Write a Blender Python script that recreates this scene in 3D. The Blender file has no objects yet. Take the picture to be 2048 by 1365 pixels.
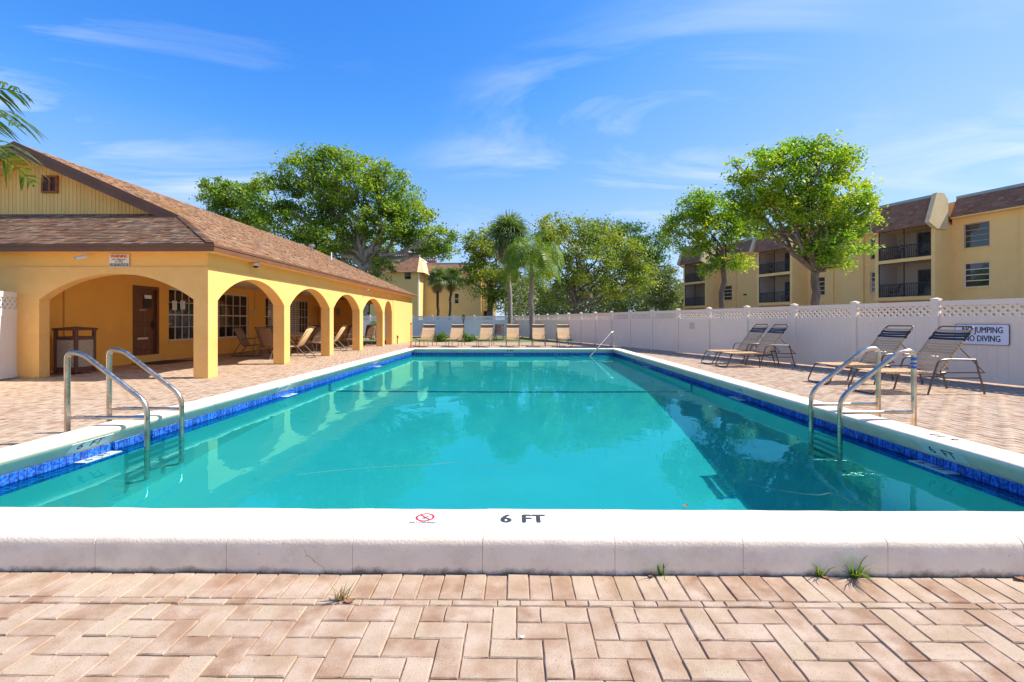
import bpy, math, random
import numpy as np
from mathutils import Vector, Matrix, noise as mnoise

R = math.radians
sc = bpy.context.scene
COL = sc.collection
rnd = random.Random(7)

# ------------------------------------------------------------------ camera, sky, sun, exposure
EYE = 1.21
YAW = R(0.62)
HY = 643.0
F = 921.0
cam = bpy.data.objects.new('camera', bpy.data.cameras.new('camera'))
COL.objects.link(cam)
sc.camera = cam
cam.data.sensor_width = 36
cam.data.lens = F / 2048 * 36
cam.location = (0, 0, EYE)
cam.rotation_euler = (R(90), 0, YAW)
cam.data.shift_y = -(682.5 - HY) / 2048
cam.data.clip_start = 0.05
cam.data.clip_end = 3000

SUN_EL, SUN_AZ = R(50), R(6)          # azimuth measured from +X towards +Y
world = bpy.data.worlds.new('World')
sc.world = world
world.use_nodes = True


def build_sky():
    nt = world.node_tree
    N, L = nt.nodes, nt.links
    bg = N['Background']
    sky = N.new('ShaderNodeTexSky')
    sky.sky_type = 'NISHITA'
    sky.sun_disc = False
    sky.sun_elevation = SUN_EL
    sky.sun_rotation = R(90) - SUN_AZ
    sky.altitude = 0
    sky.air_density = 1.0
    sky.dust_density = 0.3
    sky.ozone_density = 3.0
    # the deep blue of a clear subtropical day: one tone curve per channel on the sky's own colour
    scl = N.new('ShaderNodeVectorMath')
    scl.operation = 'SCALE'
    scl.inputs['Scale'].default_value = 0.1
    L.new(sky.outputs[0], scl.inputs[0])
    hsv = N.new('ShaderNodeRGBCurve')
    EXPO = 2 ** 0.8 * 0.15 * 10
    pts = {0: ((0.0, 0.0), (0.11, 0.062), (0.157, 0.165), (0.256, 0.34), (0.445, 0.50), (1.0, 0.8)),
           1: ((0.0, 0.0), (0.187, 0.262), (0.263, 0.40), (0.40, 0.555), (0.57, 0.68), (1.0, 0.9)),
           2: ((0.0, 0.0), (0.2, 0.55), (0.35, 0.79), (0.45, 0.88), (0.575, 0.93), (1.0, 1.0))}
    for ch, pl in pts.items():
        cvs = hsv.mapping.curves[ch].points
        while len(cvs) < len(pl):
            cvs.new(0.5, 0.5)
        for p, (x_, y_) in zip(cvs, pl):
            p.location = (x_, y_)
    hsv.mapping.update()
    L.new(scl.outputs[0], hsv.inputs['Color'])
    gain = N.new('ShaderNodeVectorMath')
    gain.operation = 'SCALE'
    gain.inputs['Scale'].default_value = 10 / EXPO
    L.new(hsv.outputs[0], gain.inputs[0])
    # thin cirrus, the same all round the sky: noise on a flat layer far above
    geo = N.new('ShaderNodeTexCoord')
    sep = N.new('ShaderNodeSeparateXYZ')
    L.new(geo.outputs['Generated'], sep.inputs[0])

    def math_(op, a, b=None, clamp=False):
        m = N.new('ShaderNodeMath')
        m.operation = op
        m.use_clamp = clamp
        for k, x in enumerate((a, b)):
            if x is None:
                continue
            if isinstance(x, (int, float)):
                m.inputs[k].default_value = x
            else:
                L.new(x, m.inputs[k])
        return m.outputs[0]
    zc = math_('MAXIMUM', sep.outputs[2], 0.03)
    zc = math_('ADD', zc, 0.12)
    u = math_('DIVIDE', sep.outputs[0], zc)
    v = math_('DIVIDE', sep.outputs[1], zc)
    comb = N.new('ShaderNodeCombineXYZ')
    L.new(u, comb.inputs[0])
    L.new(v, comb.inputs[1])
    mp = N.new('ShaderNodeMapping')
    mp.inputs['Rotation'].default_value = (0, 0, R(-24))
    mp.inputs['Scale'].default_value = (0.55, 1.5, 1)
    mp.inputs['Location'].default_value = (3.1, 1.7, 0)
    L.new(comb.outputs[0], mp.inputs[0])
    n1 = N.new('ShaderNodeTexNoise')
    n1.inputs['Scale'].default_value = 0.9
    n1.inputs['Detail'].default_value = 9
    n1.inputs['Roughness'].default_value = 0.6
    n1.inputs['Distortion'].default_value = 1.6
    L.new(mp.outputs[0], n1.inputs['Vector'])
    n2 = N.new('ShaderNodeTexNoise')
    n2.inputs['Scale'].default_value = 0.45
    n2.inputs['Detail'].default_value = 2
    L.new(comb.outputs[0], n2.inputs['Vector'])
    r1 = N.new('ShaderNodeMapRange')
    r1.inputs['From Min'].default_value = 0.475
    r1.inputs['From Max'].default_value = 0.69
    L.new(n1.outputs[0], r1.inputs['Value'])
    r2 = N.new('ShaderNodeMapRange')
    r2.inputs['From Min'].default_value = 0.435
    r2.inputs['From Max'].default_value = 0.62
    L.new(n2.outputs[0], r2.inputs['Value'])
    c = math_('MULTIPLY', r1.outputs[0], r2.outputs[0], True)
    up = math_('MULTIPLY', math_('SUBTRACT', sep.outputs[2], 0.02, True), 6, True)
    c = math_('MULTIPLY', math_('MULTIPLY', c, up), 0.95, True)
    mix = N.new('ShaderNodeMix')
    mix.data_type = 'RGBA'
    L.new(c, mix.inputs['Factor'])
    L.new(gain.outputs[0], mix.inputs[6])
    mix.inputs[7].default_value = (2.9, 3.2, 3.6, 1)
    L.new(mix.outputs[2], bg.inputs['Color'])
    bg.inputs['Strength'].default_value = 0.15


build_sky()
sun = bpy.data.lights.new('sun', 'SUN')
sun.energy = 3.75
sun.angle = R(0.53)
sun.color = (1.0, 0.945, 0.855)
sun.cycles.is_caustics_light = True
sun_o = bpy.data.objects.new('sun', sun)
COL.objects.link(sun_o)
sun_dir = Vector((math.cos(SUN_EL) * math.cos(SUN_AZ), math.cos(SUN_EL) * math.sin(SUN_AZ), math.sin(SUN_EL)))
sun_o.rotation_euler = sun_dir.to_track_quat('Z', 'Y').to_euler()
sun_o.location = sun_dir * 60

sc.view_settings.view_transform = 'Standard'
sc.view_settings.look = 'None'
sc.view_settings.gamma = 1
sc.view_settings.use_curve_mapping = False
sc.view_settings.exposure = 1.12
sc.cycles.use_denoising = True
sc.cycles.max_bounces = 10
sc.cycles.diffuse_bounces = 7
sc.cycles.glossy_bounces = 4
sc.cycles.transmission_bounces = 8
sc.cycles.transparent_max_bounces = 8
sc.cycles.sample_clamp_indirect = 8


# ------------------------------------------------------------------ helpers: places
def at(px, py, Y):
    """World point that the photograph's pixel (2048 wide) shows when it stands at distance Y."""
    u, v = (px - 1024) / F, (HY - py) / F
    dx = u * math.cos(YAW) - math.sin(YAW)
    dy = u * math.sin(YAW) + math.cos(YAW)
    t = Y / dy
    return Vector((t * dx, Y, EYE + t * v))


def frame(origin, along, out=None):
    """Local x = along, y = outward normal, z = up."""
    a = Vector(along).normalized()
    z = Vector((0, 0, 1))
    n = Vector(out).normalized() if out else a.cross(z)
    return Matrix(((a.x, n.x, z.x, origin[0]), (a.y, n.y, z.y, origin[1]), (a.z, n.z, z.z, origin[2]), (0, 0, 0, 1)))


# ------------------------------------------------------------------ helpers: meshes
def link(name, me, parent=None, mat=None):
    o = bpy.data.objects.new(name, me)
    COL.objects.link(o)
    if parent is not None:
        o.parent = parent
    if mat is not None and me is not None and not me.materials:
        me.materials.append(mat)
    if me is not None:
        o.cycles.is_caustics_receiver = False
    return o


def empty(name, loc=(0, 0, 0), rz=0):
    o = bpy.data.objects.new(name, None)
    COL.objects.link(o)
    o.location = loc
    o.rotation_euler = (0, 0, rz)
    o.empty_display_size = 0.2
    return o


def tag(o, label=None, cat=None, group=None, kind=None):
    if label:
        o['label'] = label
    if cat:
        o['category'] = cat
    if group:
        o['group'] = group
    if kind:
        o['kind'] = kind
    return o


def thing(name, label, cat, loc=(0, 0, 0), rz=0, group=None):
    return tag(empty(name, loc, rz), label, cat, group)


def children(o):
    return KIDS.get(o.name, [])


KIDS = {}


def copy_tree(o, parent=None):
    c = o.copy()
    COL.objects.link(c)
    c.parent = parent
    for ch in list(o.children):
        copy_tree(ch, c)
    return c


class MB:
    def __init__(s, M=None):
        s.v, s.f, s.M = [], [], M

    def add(s, vs, fs):
        o = len(s.v)
        if s.M is not None:
            s.v += [tuple(s.M @ Vector(p)) for p in vs]
        else:
            s.v += [tuple(p) for p in vs]
        s.f += [tuple(i + o for i in f) for f in fs]
        return s

    def box(s, x0, y0, z0, x1, y1, z1):
        if x0 > x1: x0, x1 = x1, x0
        if y0 > y1: y0, y1 = y1, y0
        if z0 > z1: z0, z1 = z1, z0
        return s.add([(x0, y0, z0), (x1, y0, z0), (x1, y1, z0), (x0, y1, z0), (x0, y0, z1), (x1, y0, z1), (x1, y1, z1), (x0, y1, z1)],
                     [(0, 3, 2, 1), (4, 5, 6, 7), (0, 1, 5, 4), (1, 2, 6, 5), (2, 3, 7, 6), (3, 0, 4, 7)])

    def bar(s, p, q, w, h, up=(0, 0, 1)):
        p, q = Vector(p), Vector(q)
        d = (q - p).normalized()
        u = Vector(up)
        a = d.cross(u)
        if a.length < 1e-4:
            a = d.cross(Vector((1, 0, 0)))
        a.normalize()
        b = a.cross(d)
        a *= w / 2
        b *= h / 2
        return s.add([p - a - b, p + a - b, p + a + b, p - a + b, q - a - b, q + a - b, q + a + b, q - a + b],
                     [(0, 1, 2, 3), (7, 6, 5, 4), (0, 4, 5, 1), (1, 5, 6, 2), (2, 6, 7, 3), (3, 7, 4, 0)])

    def prism(s, poly, y0, y1):
        """poly of (x, z) pulled from y0 to y1"""
        n = len(poly)
        vs = [(x, y0, z) for x, z in poly] + [(x, y1, z) for x, z in poly]
        fs = [tuple(range(n)), tuple(range(2 * n - 1, n - 1, -1))]
        fs += [(i, i + n, (i + 1) % n + n, (i + 1) % n) for i in range(n)]
        return s.add(vs, fs)

    def tube(s, pts, r, n=8, cap=True, flat=1.0):
        pts = [Vector(p) for p in pts]
        m = len(pts)
        rr = r if isinstance(r, (list, tuple)) else [r] * m
        t0 = (pts[1] - pts[0]).normalized()
        ref = Vector((0, 0, 1)) if abs(t0.z) < 0.9 else Vector((1, 0, 0))
        a = t0.cross(ref).normalized()
        vs = []
        for i, p in enumerate(pts):
            if i == 0:
                t = pts[1] - p
            elif i == m - 1:
                t = p - pts[i - 1]
            else:
                t = (p - pts[i - 1]).normalized() + (pts[i + 1] - p).normalized()
            t = t.normalized() if t.length > 1e-9 else t0
            a = (a - t * a.dot(t))
            a = a.normalized() if a.length > 1e-6 else t.orthogonal().normalized()
            b = t.cross(a)
            for k in range(n):
                c = 2 * math.pi * k / n
                vs.append(p + a * (math.cos(c) * rr[i]) + b * (math.sin(c) * rr[i] * flat))
        fs = []
        for i in range(m - 1):
            for k in range(n):
                fs.append((i * n + k, i * n + (k + 1) % n, (i + 1) * n + (k + 1) % n, (i + 1) * n + k))
        if cap:
            fs.append(tuple(range(n - 1, -1, -1)))
            fs.append(tuple((m - 1) * n + k for k in range(n)))
        return s.add(vs, fs)

    def lathe(s, prof, c=(0, 0, 0), n=16):
        """prof of (r, z)"""
        vs, fs = [], []
        for r, z in prof:
            for k in range(n):
                a = 2 * math.pi * k / n
                vs.append((c[0] + r * math.cos(a), c[1] + r * math.sin(a), c[2] + z))
        for i in range(len(prof) - 1):
            for k in range(n):
                fs.append((i * n + k, i * n + (k + 1) % n, (i + 1) * n + (k + 1) % n, (i + 1) * n + k))
        fs.append(tuple(range(n - 1, -1, -1)))
        fs.append(tuple((len(prof) - 1) * n + k for k in range(n)))
        return s.add(vs, fs)

    def mesh(s, name):
        me = bpy.data.meshes.new(name)
        me.from_pydata(s.v, [], s.f)
        return me

    def build(s, name, mat, parent=None, smooth=False, bevel=0, sharp=40):
        me = s.mesh(name)
        me.materials.append(mat)
        if smooth:
            me.shade_smooth()
            me.set_sharp_from_angle(angle=R(sharp))
        o = link(name, me, parent)
        if bevel:
            b = o.modifiers.new('bevel', 'BEVEL')
            b.width = bevel
            b.segments = 2
            b.limit_method = 'ANGLE'
        return o


def np_mesh(name, V, Q, mat):
    V = np.ascontiguousarray(V, dtype=np.float32).reshape(-1, 3)
    Q = np.ascontiguousarray(Q, dtype=np.int32)
    k = Q.shape[1]
    me = bpy.data.meshes.new(name)
    me.vertices.add(len(V))
    me.vertices.foreach_set('co', V.ravel())
    me.loops.add(Q.size)
    me.loops.foreach_set('vertex_index', Q.ravel())
    me.polygons.add(len(Q))
    me.polygons.foreach_set('loop_start', np.arange(0, Q.size, k, dtype=np.int32))
    me.update(calc_edges=True)
    me.validate()
    me.materials.append(mat)
    return me


def smooth_pts(pts, n=6, r=0.1):
    """round the corners of a polyline"""
    pts = [Vector(p) for p in pts]
    out = [pts[0]]
    for i in range(1, len(pts) - 1):
        a, b, c = pts[i - 1], pts[i], pts[i + 1]
        d1, d2 = (a - b), (c - b)
        q = min(r, d1.length * 0.48, d2.length * 0.48)
        p1, p2 = b + d1.normalized() * q, b + d2.normalized() * q
        for k in range(n + 1):
            t = k / n
            out.append((1 - t) ** 2 * p1 + 2 * t * (1 - t) * b + t * t * p2)
    out.append(pts[-1])
    return out


# ------------------------------------------------------------------ helpers: materials
def mat(name, c1, c2=None, scale=4.0, rough=0.6, bump=0.0, bscale=60.0, bdist=0.004, island=0.0, metal=0.0, spec=0.5,
        detail=5, lo=0.35, hi=0.65, dirt=None, dirt_scale=1.2, dirt_amt=0.5, stretch=None, palette=None, rough_var=0.0, coat=0.0,
        speck=None, speck_scale=120, speck_at=0.68, foot=None, crack=False):
    m = bpy.data.materials.new(name)
    m.use_nodes = True
    nt = m.node_tree
    N, L = nt.nodes, nt.links
    p = N['Principled BSDF']
    p.inputs['Roughness'].default_value = rough
    p.inputs['Metallic'].default_value = metal
    p.inputs['Specular IOR Level'].default_value = spec
    p.inputs['Coat Weight'].default_value = coat
    geo = N.new('ShaderNodeNewGeometry')
    pos = geo.outputs['Position']
    if stretch:
        mp = N.new('ShaderNodeMapping')
        mp.inputs['Scale'].default_value = stretch
        L.new(pos, mp.inputs[0])
        pos = mp.outputs[0]

    def noise(sc_, det=detail, rg=0.55):
        n = N.new('ShaderNodeTexNoise')
        n.inputs['Scale'].default_value = sc_
        n.inputs['Detail'].default_value = det
        n.inputs['Roughness'].default_value = rg
        L.new(pos, n.inputs['Vector'])
        return n.outputs[0]

    def rng(v, a, b, c=0.0, d=1.0):
        r = N.new('ShaderNodeMapRange')
        r.inputs['From Min'].default_value = a
        r.inputs['From Max'].default_value = b
        r.inputs['To Min'].default_value = c
        r.inputs['To Max'].default_value = d
        L.new(v, r.inputs['Value'])
        return r.outputs[0]

    def mixc(f, a, b, mode='MIX'):
        x = N.new('ShaderNodeMix')
        x.data_type = 'RGBA'
        x.blend_type = mode
        if isinstance(f, float):
            x.inputs['Factor'].default_value = f
        else:
            L.new(f, x.inputs['Factor'])
        for k, q in ((6, a), (7, b)):
            if isinstance(q, tuple):
                x.inputs[k].default_value = (*q[:3], 1)
            else:
                L.new(q, x.inputs[k])
        return x.outputs[2]
    rand = None
    if island or palette:
        oi = N.new('ShaderNodeObjectInfo')
        ad = N.new('ShaderNodeMath')
        ad.operation = 'ADD'
        L.new(geo.outputs['Random Per Island'], ad.inputs[0])
        L.new(oi.outputs['Random'], ad.inputs[1])
        fr = N.new('ShaderNodeMath')
        fr.operation = 'FRACT'
        L.new(ad.outputs[0], fr.inputs[0])
        rand = fr.outputs[0]
    col = c1
    if palette:
        cr = N.new('ShaderNodeValToRGB')
        cr.color_ramp.interpolation = 'LINEAR'
        els = cr.color_ramp.elements
        while len(els) < len(palette):
            els.new(0.5)
        for i, c in enumerate(palette):
            els[i].position = i / (len(palette) - 1)
            els[i].color = (*c, 1)
        L.new(rand, cr.inputs[0])
        col = cr.outputs[0]
    if c2:
        col = mixc(rng(noise(scale), lo, hi), col, c2)
    if island:
        x = rng(rand, 0, 1, 1 - island, 1 + island)
        cmb = N.new('ShaderNodeCombineXYZ')
        for k in range(3):
            L.new(x, cmb.inputs[k])
        col = mixc(1.0, col, cmb.outputs[0], 'MULTIPLY')
    if dirt:
        col = mixc(rng(noise(dirt_scale, 8, 0.68), 0.5, 0.75, 0, dirt_amt), col, dirt)
    if speck:
        col = mixc(rng(noise(speck_scale, 2), speck_at, speck_at + 0.04, 0, 0.85), col, speck)
    if crack:
        wv = N.new('ShaderNodeTexNoise')
        wv.inputs['Scale'].default_value = 6
        wv.inputs['Detail'].default_value = 6
        L.new(pos, wv.inputs['Vector'])
        vm = N.new('ShaderNodeVectorMath')
        vm.operation = 'MULTIPLY_ADD'
        L.new(wv.outputs['Color'], vm.inputs[0])
        vm.inputs[1].default_value = (0.22, 0.22, 0.22)
        L.new(pos, vm.inputs[2])
        vo = N.new('ShaderNodeTexVoronoi')
        vo.feature = 'DISTANCE_TO_EDGE'
        vo.inputs['Scale'].default_value = 0.85
        L.new(vm.outputs[0], vo.inputs['Vector'])
        ck = N.new('ShaderNodeMath')
        ck.operation = 'MULTIPLY'
        L.new(rng(vo.outputs['Distance'], 0.0007, 0.0022, 1, 0), ck.inputs[0])
        L.new(rng(noise(1.7, 2), 0.56, 0.68, 0, 0.8), ck.inputs[1])
        col = mixc(ck.outputs[0], col, (0.13, 0.11, 0.09))
    if foot:
        sz = N.new('ShaderNodeSeparateXYZ')
        L.new(geo.outputs['Position'], sz.inputs[0])
        nz = N.new('ShaderNodeMath')
        nz.operation = 'MULTIPLY_ADD'
        L.new(noise(7, 8, 0.7), nz.inputs[0])
        nz.inputs[1].default_value = -foot[1] * 1.9
        L.new(sz.outputs[2], nz.inputs[2])
        col = mixc(rng(nz.outputs[0], -foot[1] * 1.05, -foot[1] * 0.55, 0.9, 0.0), col, foot[0])
    if isinstance(col, tuple):
        p.inputs['Base Color'].default_value = (*col[:3], 1)
    else:
        L.new(col, p.inputs['Base Color'])
    if rough_var:
        L.new(rng(noise(scale * 3), 0.3, 0.7, max(0.02, rough - rough_var), min(1, rough + rough_var)), p.inputs['Roughness'])
    if bump:
        b = N.new('ShaderNodeBump')
        b.inputs['Strength'].default_value = bump
        b.inputs['Distance'].default_value = bdist
        L.new(noise(bscale, 6, 0.6), b.inputs['Height'])
        L.new(b.outputs[0], p.inputs['Normal'])
    return m


def leaf_mat(name, cols, trans=0.35, rough=0.45, clump=0.25):
    m = bpy.data.materials.new(name)
    m.use_nodes = True
    nt = m.node_tree
    N, L = nt.nodes, nt.links
    p = N['Principled BSDF']
    out = N['Material Output']
    geo = N.new('ShaderNodeNewGeometry')
    ns = N.new('ShaderNodeTexNoise')
    ns.inputs['Scale'].default_value = clump
    ns.inputs['Detail'].default_value = 3
    L.new(geo.outputs['Position'], ns.inputs['Vector'])
    a = N.new('ShaderNodeMath')
    a.operation = 'MULTIPLY_ADD'
    L.new(geo.outputs['Random Per Island'], a.inputs[0])
    a.inputs[1].default_value = 0.55
    s = N.new('ShaderNodeMath')
    s.operation = 'MULTIPLY_ADD'
    L.new(ns.outputs[0], s.inputs[0])
    s.inputs[1].default_value = 1.5
    s.inputs[2].default_value = -0.53
    L.new(s.outputs[0], a.inputs[2])
    cr = N.new('ShaderNodeValToRGB')
    els = cr.color_ramp.elements
    while len(els) < len(cols):
        els.new(0.5)
    for i, c in enumerate(cols):
        els[i].position = i / (len(cols) - 1)
        els[i].color = (*c, 1)
    L.new(a.outputs[0], cr.inputs[0])
    L.new(cr.outputs[0], p.inputs['Base Color'])
    p.inputs['Roughness'].default_value = rough
    p.inputs['Specular IOR Level'].default_value = 0.35
    tr = N.new('ShaderNodeBsdfTranslucent')
    br = N.new('ShaderNodeMix')
    br.data_type = 'RGBA'
    br.blend_type = 'MULTIPLY'
    br.inputs['Factor'].default_value = 1
    L.new(cr.outputs[0], br.inputs[6])
    br.inputs[7].default_value = (1.5, 1.6, 0.6, 1)
    L.new(br.outputs[2], tr.inputs['Color'])
    mx = N.new('ShaderNodeMixShader')
    mx.inputs[0].default_value = trans
    L.new(p.outputs[0], mx.inputs[1])
    L.new(tr.outputs[0], mx.inputs[2])
    L.new(mx.outputs[0], out.inputs['Surface'])
    return m


def water_mat():
    m = bpy.data.materials.new('pool_water')
    m.use_nodes = True
    nt = m.node_tree
    N, L = nt.nodes, nt.links
    N.clear()
    out = N.new('ShaderNodeOutputMaterial')
    g = N.new('ShaderNodeBsdfGlass')
    g.inputs['IOR'].default_value = 1.40
    g.inputs['Roughness'].default_value = 0
    g.inputs['Color'].default_value = (0.19, 0.755, 0.785, 1)
    geo = N.new('ShaderNodeNewGeometry')
    mp = N.new('ShaderNodeMapping')
    mp.inputs['Scale'].default_value = (1, 0.8, 1)
    L.new(geo.outputs['Position'], mp.inputs[0])
    n1 = N.new('ShaderNodeTexNoise')
    n1.inputs['Scale'].default_value = 2.2
    n1.inputs['Detail'].default_value = 3
    n1.inputs['Roughness'].default_value = 0.45
    n1.inputs['Distortion'].default_value = 0.6
    L.new(mp.outputs[0], n1.inputs['Vector'])
    bu = N.new('ShaderNodeBump')
    bu.inputs['Strength'].default_value = 1.0
    bu.inputs['Distance'].default_value = 0.0035
    L.new(n1.outputs[0], bu.inputs['Height'])
    L.new(bu.outputs[0], g.inputs['Normal'])
    L.new(g.outputs[0], out.inputs['Surface'])
    return m


M = {}
M['paver'] = mat('paver', (0.5, 0.33, 0.23), (0.48, 0.36, 0.265), scale=7, rough=0.9, spec=0.15, bump=0.9, bscale=240, bdist=0.003, lo=0.38, hi=0.66,
                 palette=[(0.265, 0.15, 0.088), (0.355, 0.232, 0.146), (0.415, 0.31, 0.207), (0.44, 0.34, 0.232), (0.315, 0.19, 0.118), (0.41, 0.302, 0.20)],
                 dirt=(0.26, 0.115, 0.065), dirt_scale=4.5, dirt_amt=0.6, speck=(0.22, 0.13, 0.085), speck_scale=190, speck_at=0.635)
M['sand'] = mat('joint_sand', (0.27, 0.175, 0.11), (0.34, 0.23, 0.155), scale=30, rough=0.95, bump=0.5, bscale=200)
M['coping'] = mat('coping_paint', (0.86, 0.72, 0.56), (0.80, 0.65, 0.49), scale=3, rough=0.7, bump=0.7, bscale=90, bdist=0.004,
                  dirt=(0.42, 0.36, 0.28), dirt_scale=6, dirt_amt=0.35, foot=((0.17, 0.11, 0.07), 0.065), crack=True, speck=(0.22, 0.19, 0.16), speck_scale=75, speck_at=0.735)
M['plaster'] = mat('pool_plaster', (0.57, 0.69, 0.64), (0.62, 0.73, 0.675), scale=1.2, rough=0.8)
M['tile'] = mat('cobalt_tile', (0.010, 0.05, 0.36), (0.04, 0.19, 0.66), scale=45, rough=0.12, island=0.3, lo=0.4, hi=0.62)
M['tile_dark'] = mat('ledge_tile', (0.012, 0.035, 0.22), (0.02, 0.05, 0.3), scale=20, rough=0.15, island=0.2)
M['grout'] = mat('grout', (0.62, 0.60, 0.55), (0.5, 0.5, 0.48), scale=30, rough=0.9)
M['steel'] = mat('stainless', (0.64, 0.55, 0.45), (0.48, 0.36, 0.25), scale=7, rough=0.3, metal=1.0, rough_var=0.1, dirt=(0.4, 0.25, 0.13), dirt_scale=6, dirt_amt=0.5)
M['tread'] = mat('ladder_tread', (0.30, 0.32, 0.32), rough=0.5)
M['stucco'] = mat('yellow_stucco', (0.89, 0.505, 0.16), (0.84, 0.455, 0.13), scale=1.6, rough=0.85, bump=0.9, bscale=30, bdist=0.008, foot=((0.42, 0.27, 0.10), 0.10),
                  dirt=(0.46, 0.30, 0.10), dirt_scale=2.5, dirt_amt=0.25)
M['stucco_in'] = mat('stucco_bounce_tint', (0.94, 0.49, 0.095), (0.89, 0.44, 0.075), scale=1.4, rough=0.85, bump=0.6, bscale=34, bdist=0.006, dirt=(0.6, 0.33, 0.08), dirt_scale=2.5, dirt_amt=0.2)  # same yellow stucco, the arcade's orange interreflected light put into its colour
M['stucco_band'] = mat('frieze_paint', (0.84, 0.475, 0.115), (0.87, 0.51, 0.14), scale=1.2, rough=0.75, bump=0.2, bscale=30)
M['stucco_rough'] = mat('rough_stucco', (0.80, 0.51, 0.17), (0.70, 0.42, 0.12), scale=14, rough=0.9, bump=1.0, bscale=26, bdist=0.015)
M['siding'] = mat('gable_siding', (0.97, 0.62, 0.19), (0.93, 0.57, 0.16), scale=2, rough=0.7, island=0.05, stretch=(6, 6, 0.6), dirt=(0.5, 0.33, 0.13), dirt_amt=0.25)
M['fascia'] = mat('brown_fascia', (0.16, 0.062, 0.026), (0.19, 0.078, 0.034), scale=3, rough=0.55)
M['shingle'] = mat('roof_shingle', (0.3, 0.2, 0.1), (0.27, 0.135, 0.07), scale=1.5, rough=0.95, spec=0.1, lo=0.45, hi=0.8, bump=0.4, bscale=120,
                   palette=[(0.13, 0.066, 0.04), (0.30, 0.17, 0.10), (0.185, 0.092, 0.053), (0.38, 0.245, 0.155), (0.20, 0.155, 0.125), (0.26, 0.132, 0.075)])
M['shingle_apt'] = mat('mansard_shingle', (0.3, 0.2, 0.1), (0.24, 0.13, 0.09), scale=1.5, rough=0.95, spec=0.1, lo=0.45, hi=0.8,
                       palette=[(0.22, 0.105, 0.06), (0.32, 0.165, 0.10), (0.265, 0.13, 0.075), (0.36, 0.21, 0.13)])
M['apt'] = mat('apartment_stucco', (0.90, 0.575, 0.21), (0.86, 0.53, 0.185), scale=0.8, rough=0.9, bump=0.3, bscale=12, bdist=0.01, dirt=(0.5, 0.33, 0.13), dirt_scale=0.7, dirt_amt=0.25)
M['apt_far'] = mat('far_stucco', (0.74, 0.52, 0.21), (0.69, 0.47, 0.18), scale=0.5, rough=0.9)
M['fin'] = mat('fin_stucco', (0.74, 0.56, 0.30), (0.65, 0.48, 0.24), scale=1.5, rough=0.9, dirt=(0.4, 0.31, 0.2), dirt_amt=0.35)
M['metal_cap'] = mat('roof_edge_metal', (0.24, 0.30, 0.29), (0.3, 0.36, 0.34), scale=2, rough=0.5)
M['screen'] = mat('balcony_screen', (0.05, 0.05, 0.05), rough=0.6)
M['dark_metal'] = mat('dark_metal', (0.025, 0.024, 0.024), rough=0.5)
M['balcony_in'] = mat('balcony_wall', (0.68, 0.57, 0.45), rough=0.9)
M['vinyl'] = mat('white_vinyl', (0.83, 0.80, 0.76), (0.80, 0.765, 0.725), scale=1.2, rough=0.42, foot=((0.5, 0.45, 0.38), 0.07), dirt=(0.6, 0.56, 0.52), dirt_scale=1.5, dirt_amt=0.2)
M['vinyl_bounce'] = mat('bounce_tinted_vinyl', (0.90, 0.745, 0.585), (0.87, 0.71, 0.55), scale=1.2, rough=0.42, foot=((0.50, 0.42, 0.32), 0.07), dirt=(0.6, 0.54, 0.48), dirt_scale=1.5, dirt_amt=0.2)  # white vinyl with warm light bounced off the pavers put into its colour
M['glass'] = mat('window_glass', (0.018, 0.018, 0.018), (0.035, 0.03, 0.025), scale=1.3, rough=0.04, spec=0.9)
M['frame_white'] = mat('window_frame', (0.72, 0.64, 0.52), rough=0.5)
M['frame_bronze'] = mat('window_frame_grey', (0.35, 0.30, 0.24), rough=0.5)
M['blind'] = mat('blind_slat', (0.62, 0.53, 0.42), rough=0.6)
M['door'] = mat('door_wood', (0.15, 0.055, 0.025), (0.19, 0.075, 0.035), scale=3, rough=0.45, stretch=(8, 8, 0.7))
M['black'] = mat('black_fitting', (0.012, 0.012, 0.012), rough=0.4)
M['mat_dark'] = mat('door_mat', (0.03, 0.025, 0.022), (0.05, 0.04, 0.035), scale=40, rough=0.95, bump=0.5)
M['white'] = mat('white_print', (0.8, 0.8, 0.78), rough=0.5)
M['sign_white'] = mat('sign_face', (0.74, 0.76, 0.80), rough=0.45)
M['plaque'] = mat('marker_plaque', (0.82, 0.82, 0.80), (0.74, 0.74, 0.72), scale=30, rough=0.45)
M['plaque_old'] = mat('waterline_plaque', (0.50, 0.56, 0.55), (0.42, 0.48, 0.47), scale=30, rough=0.45)
M['ink'] = mat('black_ink', (0.02, 0.02, 0.022), (0.06, 0.06, 0.06), scale=60, rough=0.6)
M['ink_blue'] = mat('navy_ink', (0.02, 0.022, 0.06), rough=0.5)
M['ink_red'] = mat('red_ink', (0.55, 0.02, 0.02), rough=0.5)
M['cream_sign'] = mat('cream_sign', (0.76, 0.68, 0.52), rough=0.5)
M['beige'] = mat('beige_cover', (0.62, 0.52, 0.40), rough=0.6)
M['lounge_frame'] = mat('bronze_frame', (0.105, 0.066, 0.045), (0.13, 0.085, 0.06), scale=6, rough=0.4)
M['strap'] = mat('tan_strap', (0.60, 0.375, 0.18), (0.64, 0.42, 0.215), scale=6, rough=0.5, spec=0.3, island=0.12, dirt=(0.55, 0.45, 0.32), dirt_scale=4, dirt_amt=0.3)
M['strap_dark'] = mat('brown_strap', (0.03, 0.017, 0.013), rough=0.5)
M['sling'] = mat('brown_sling', (0.20, 0.115, 0.065), (0.25, 0.15, 0.09), scale=40, rough=0.75)
M['table'] = mat('table_top', (0.38, 0.29, 0.22), (0.32, 0.24, 0.18), scale=6, rough=0.3)
M['bin_frame'] = mat('bin_frame', (0.13, 0.05, 0.035), rough=0.5)
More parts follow.
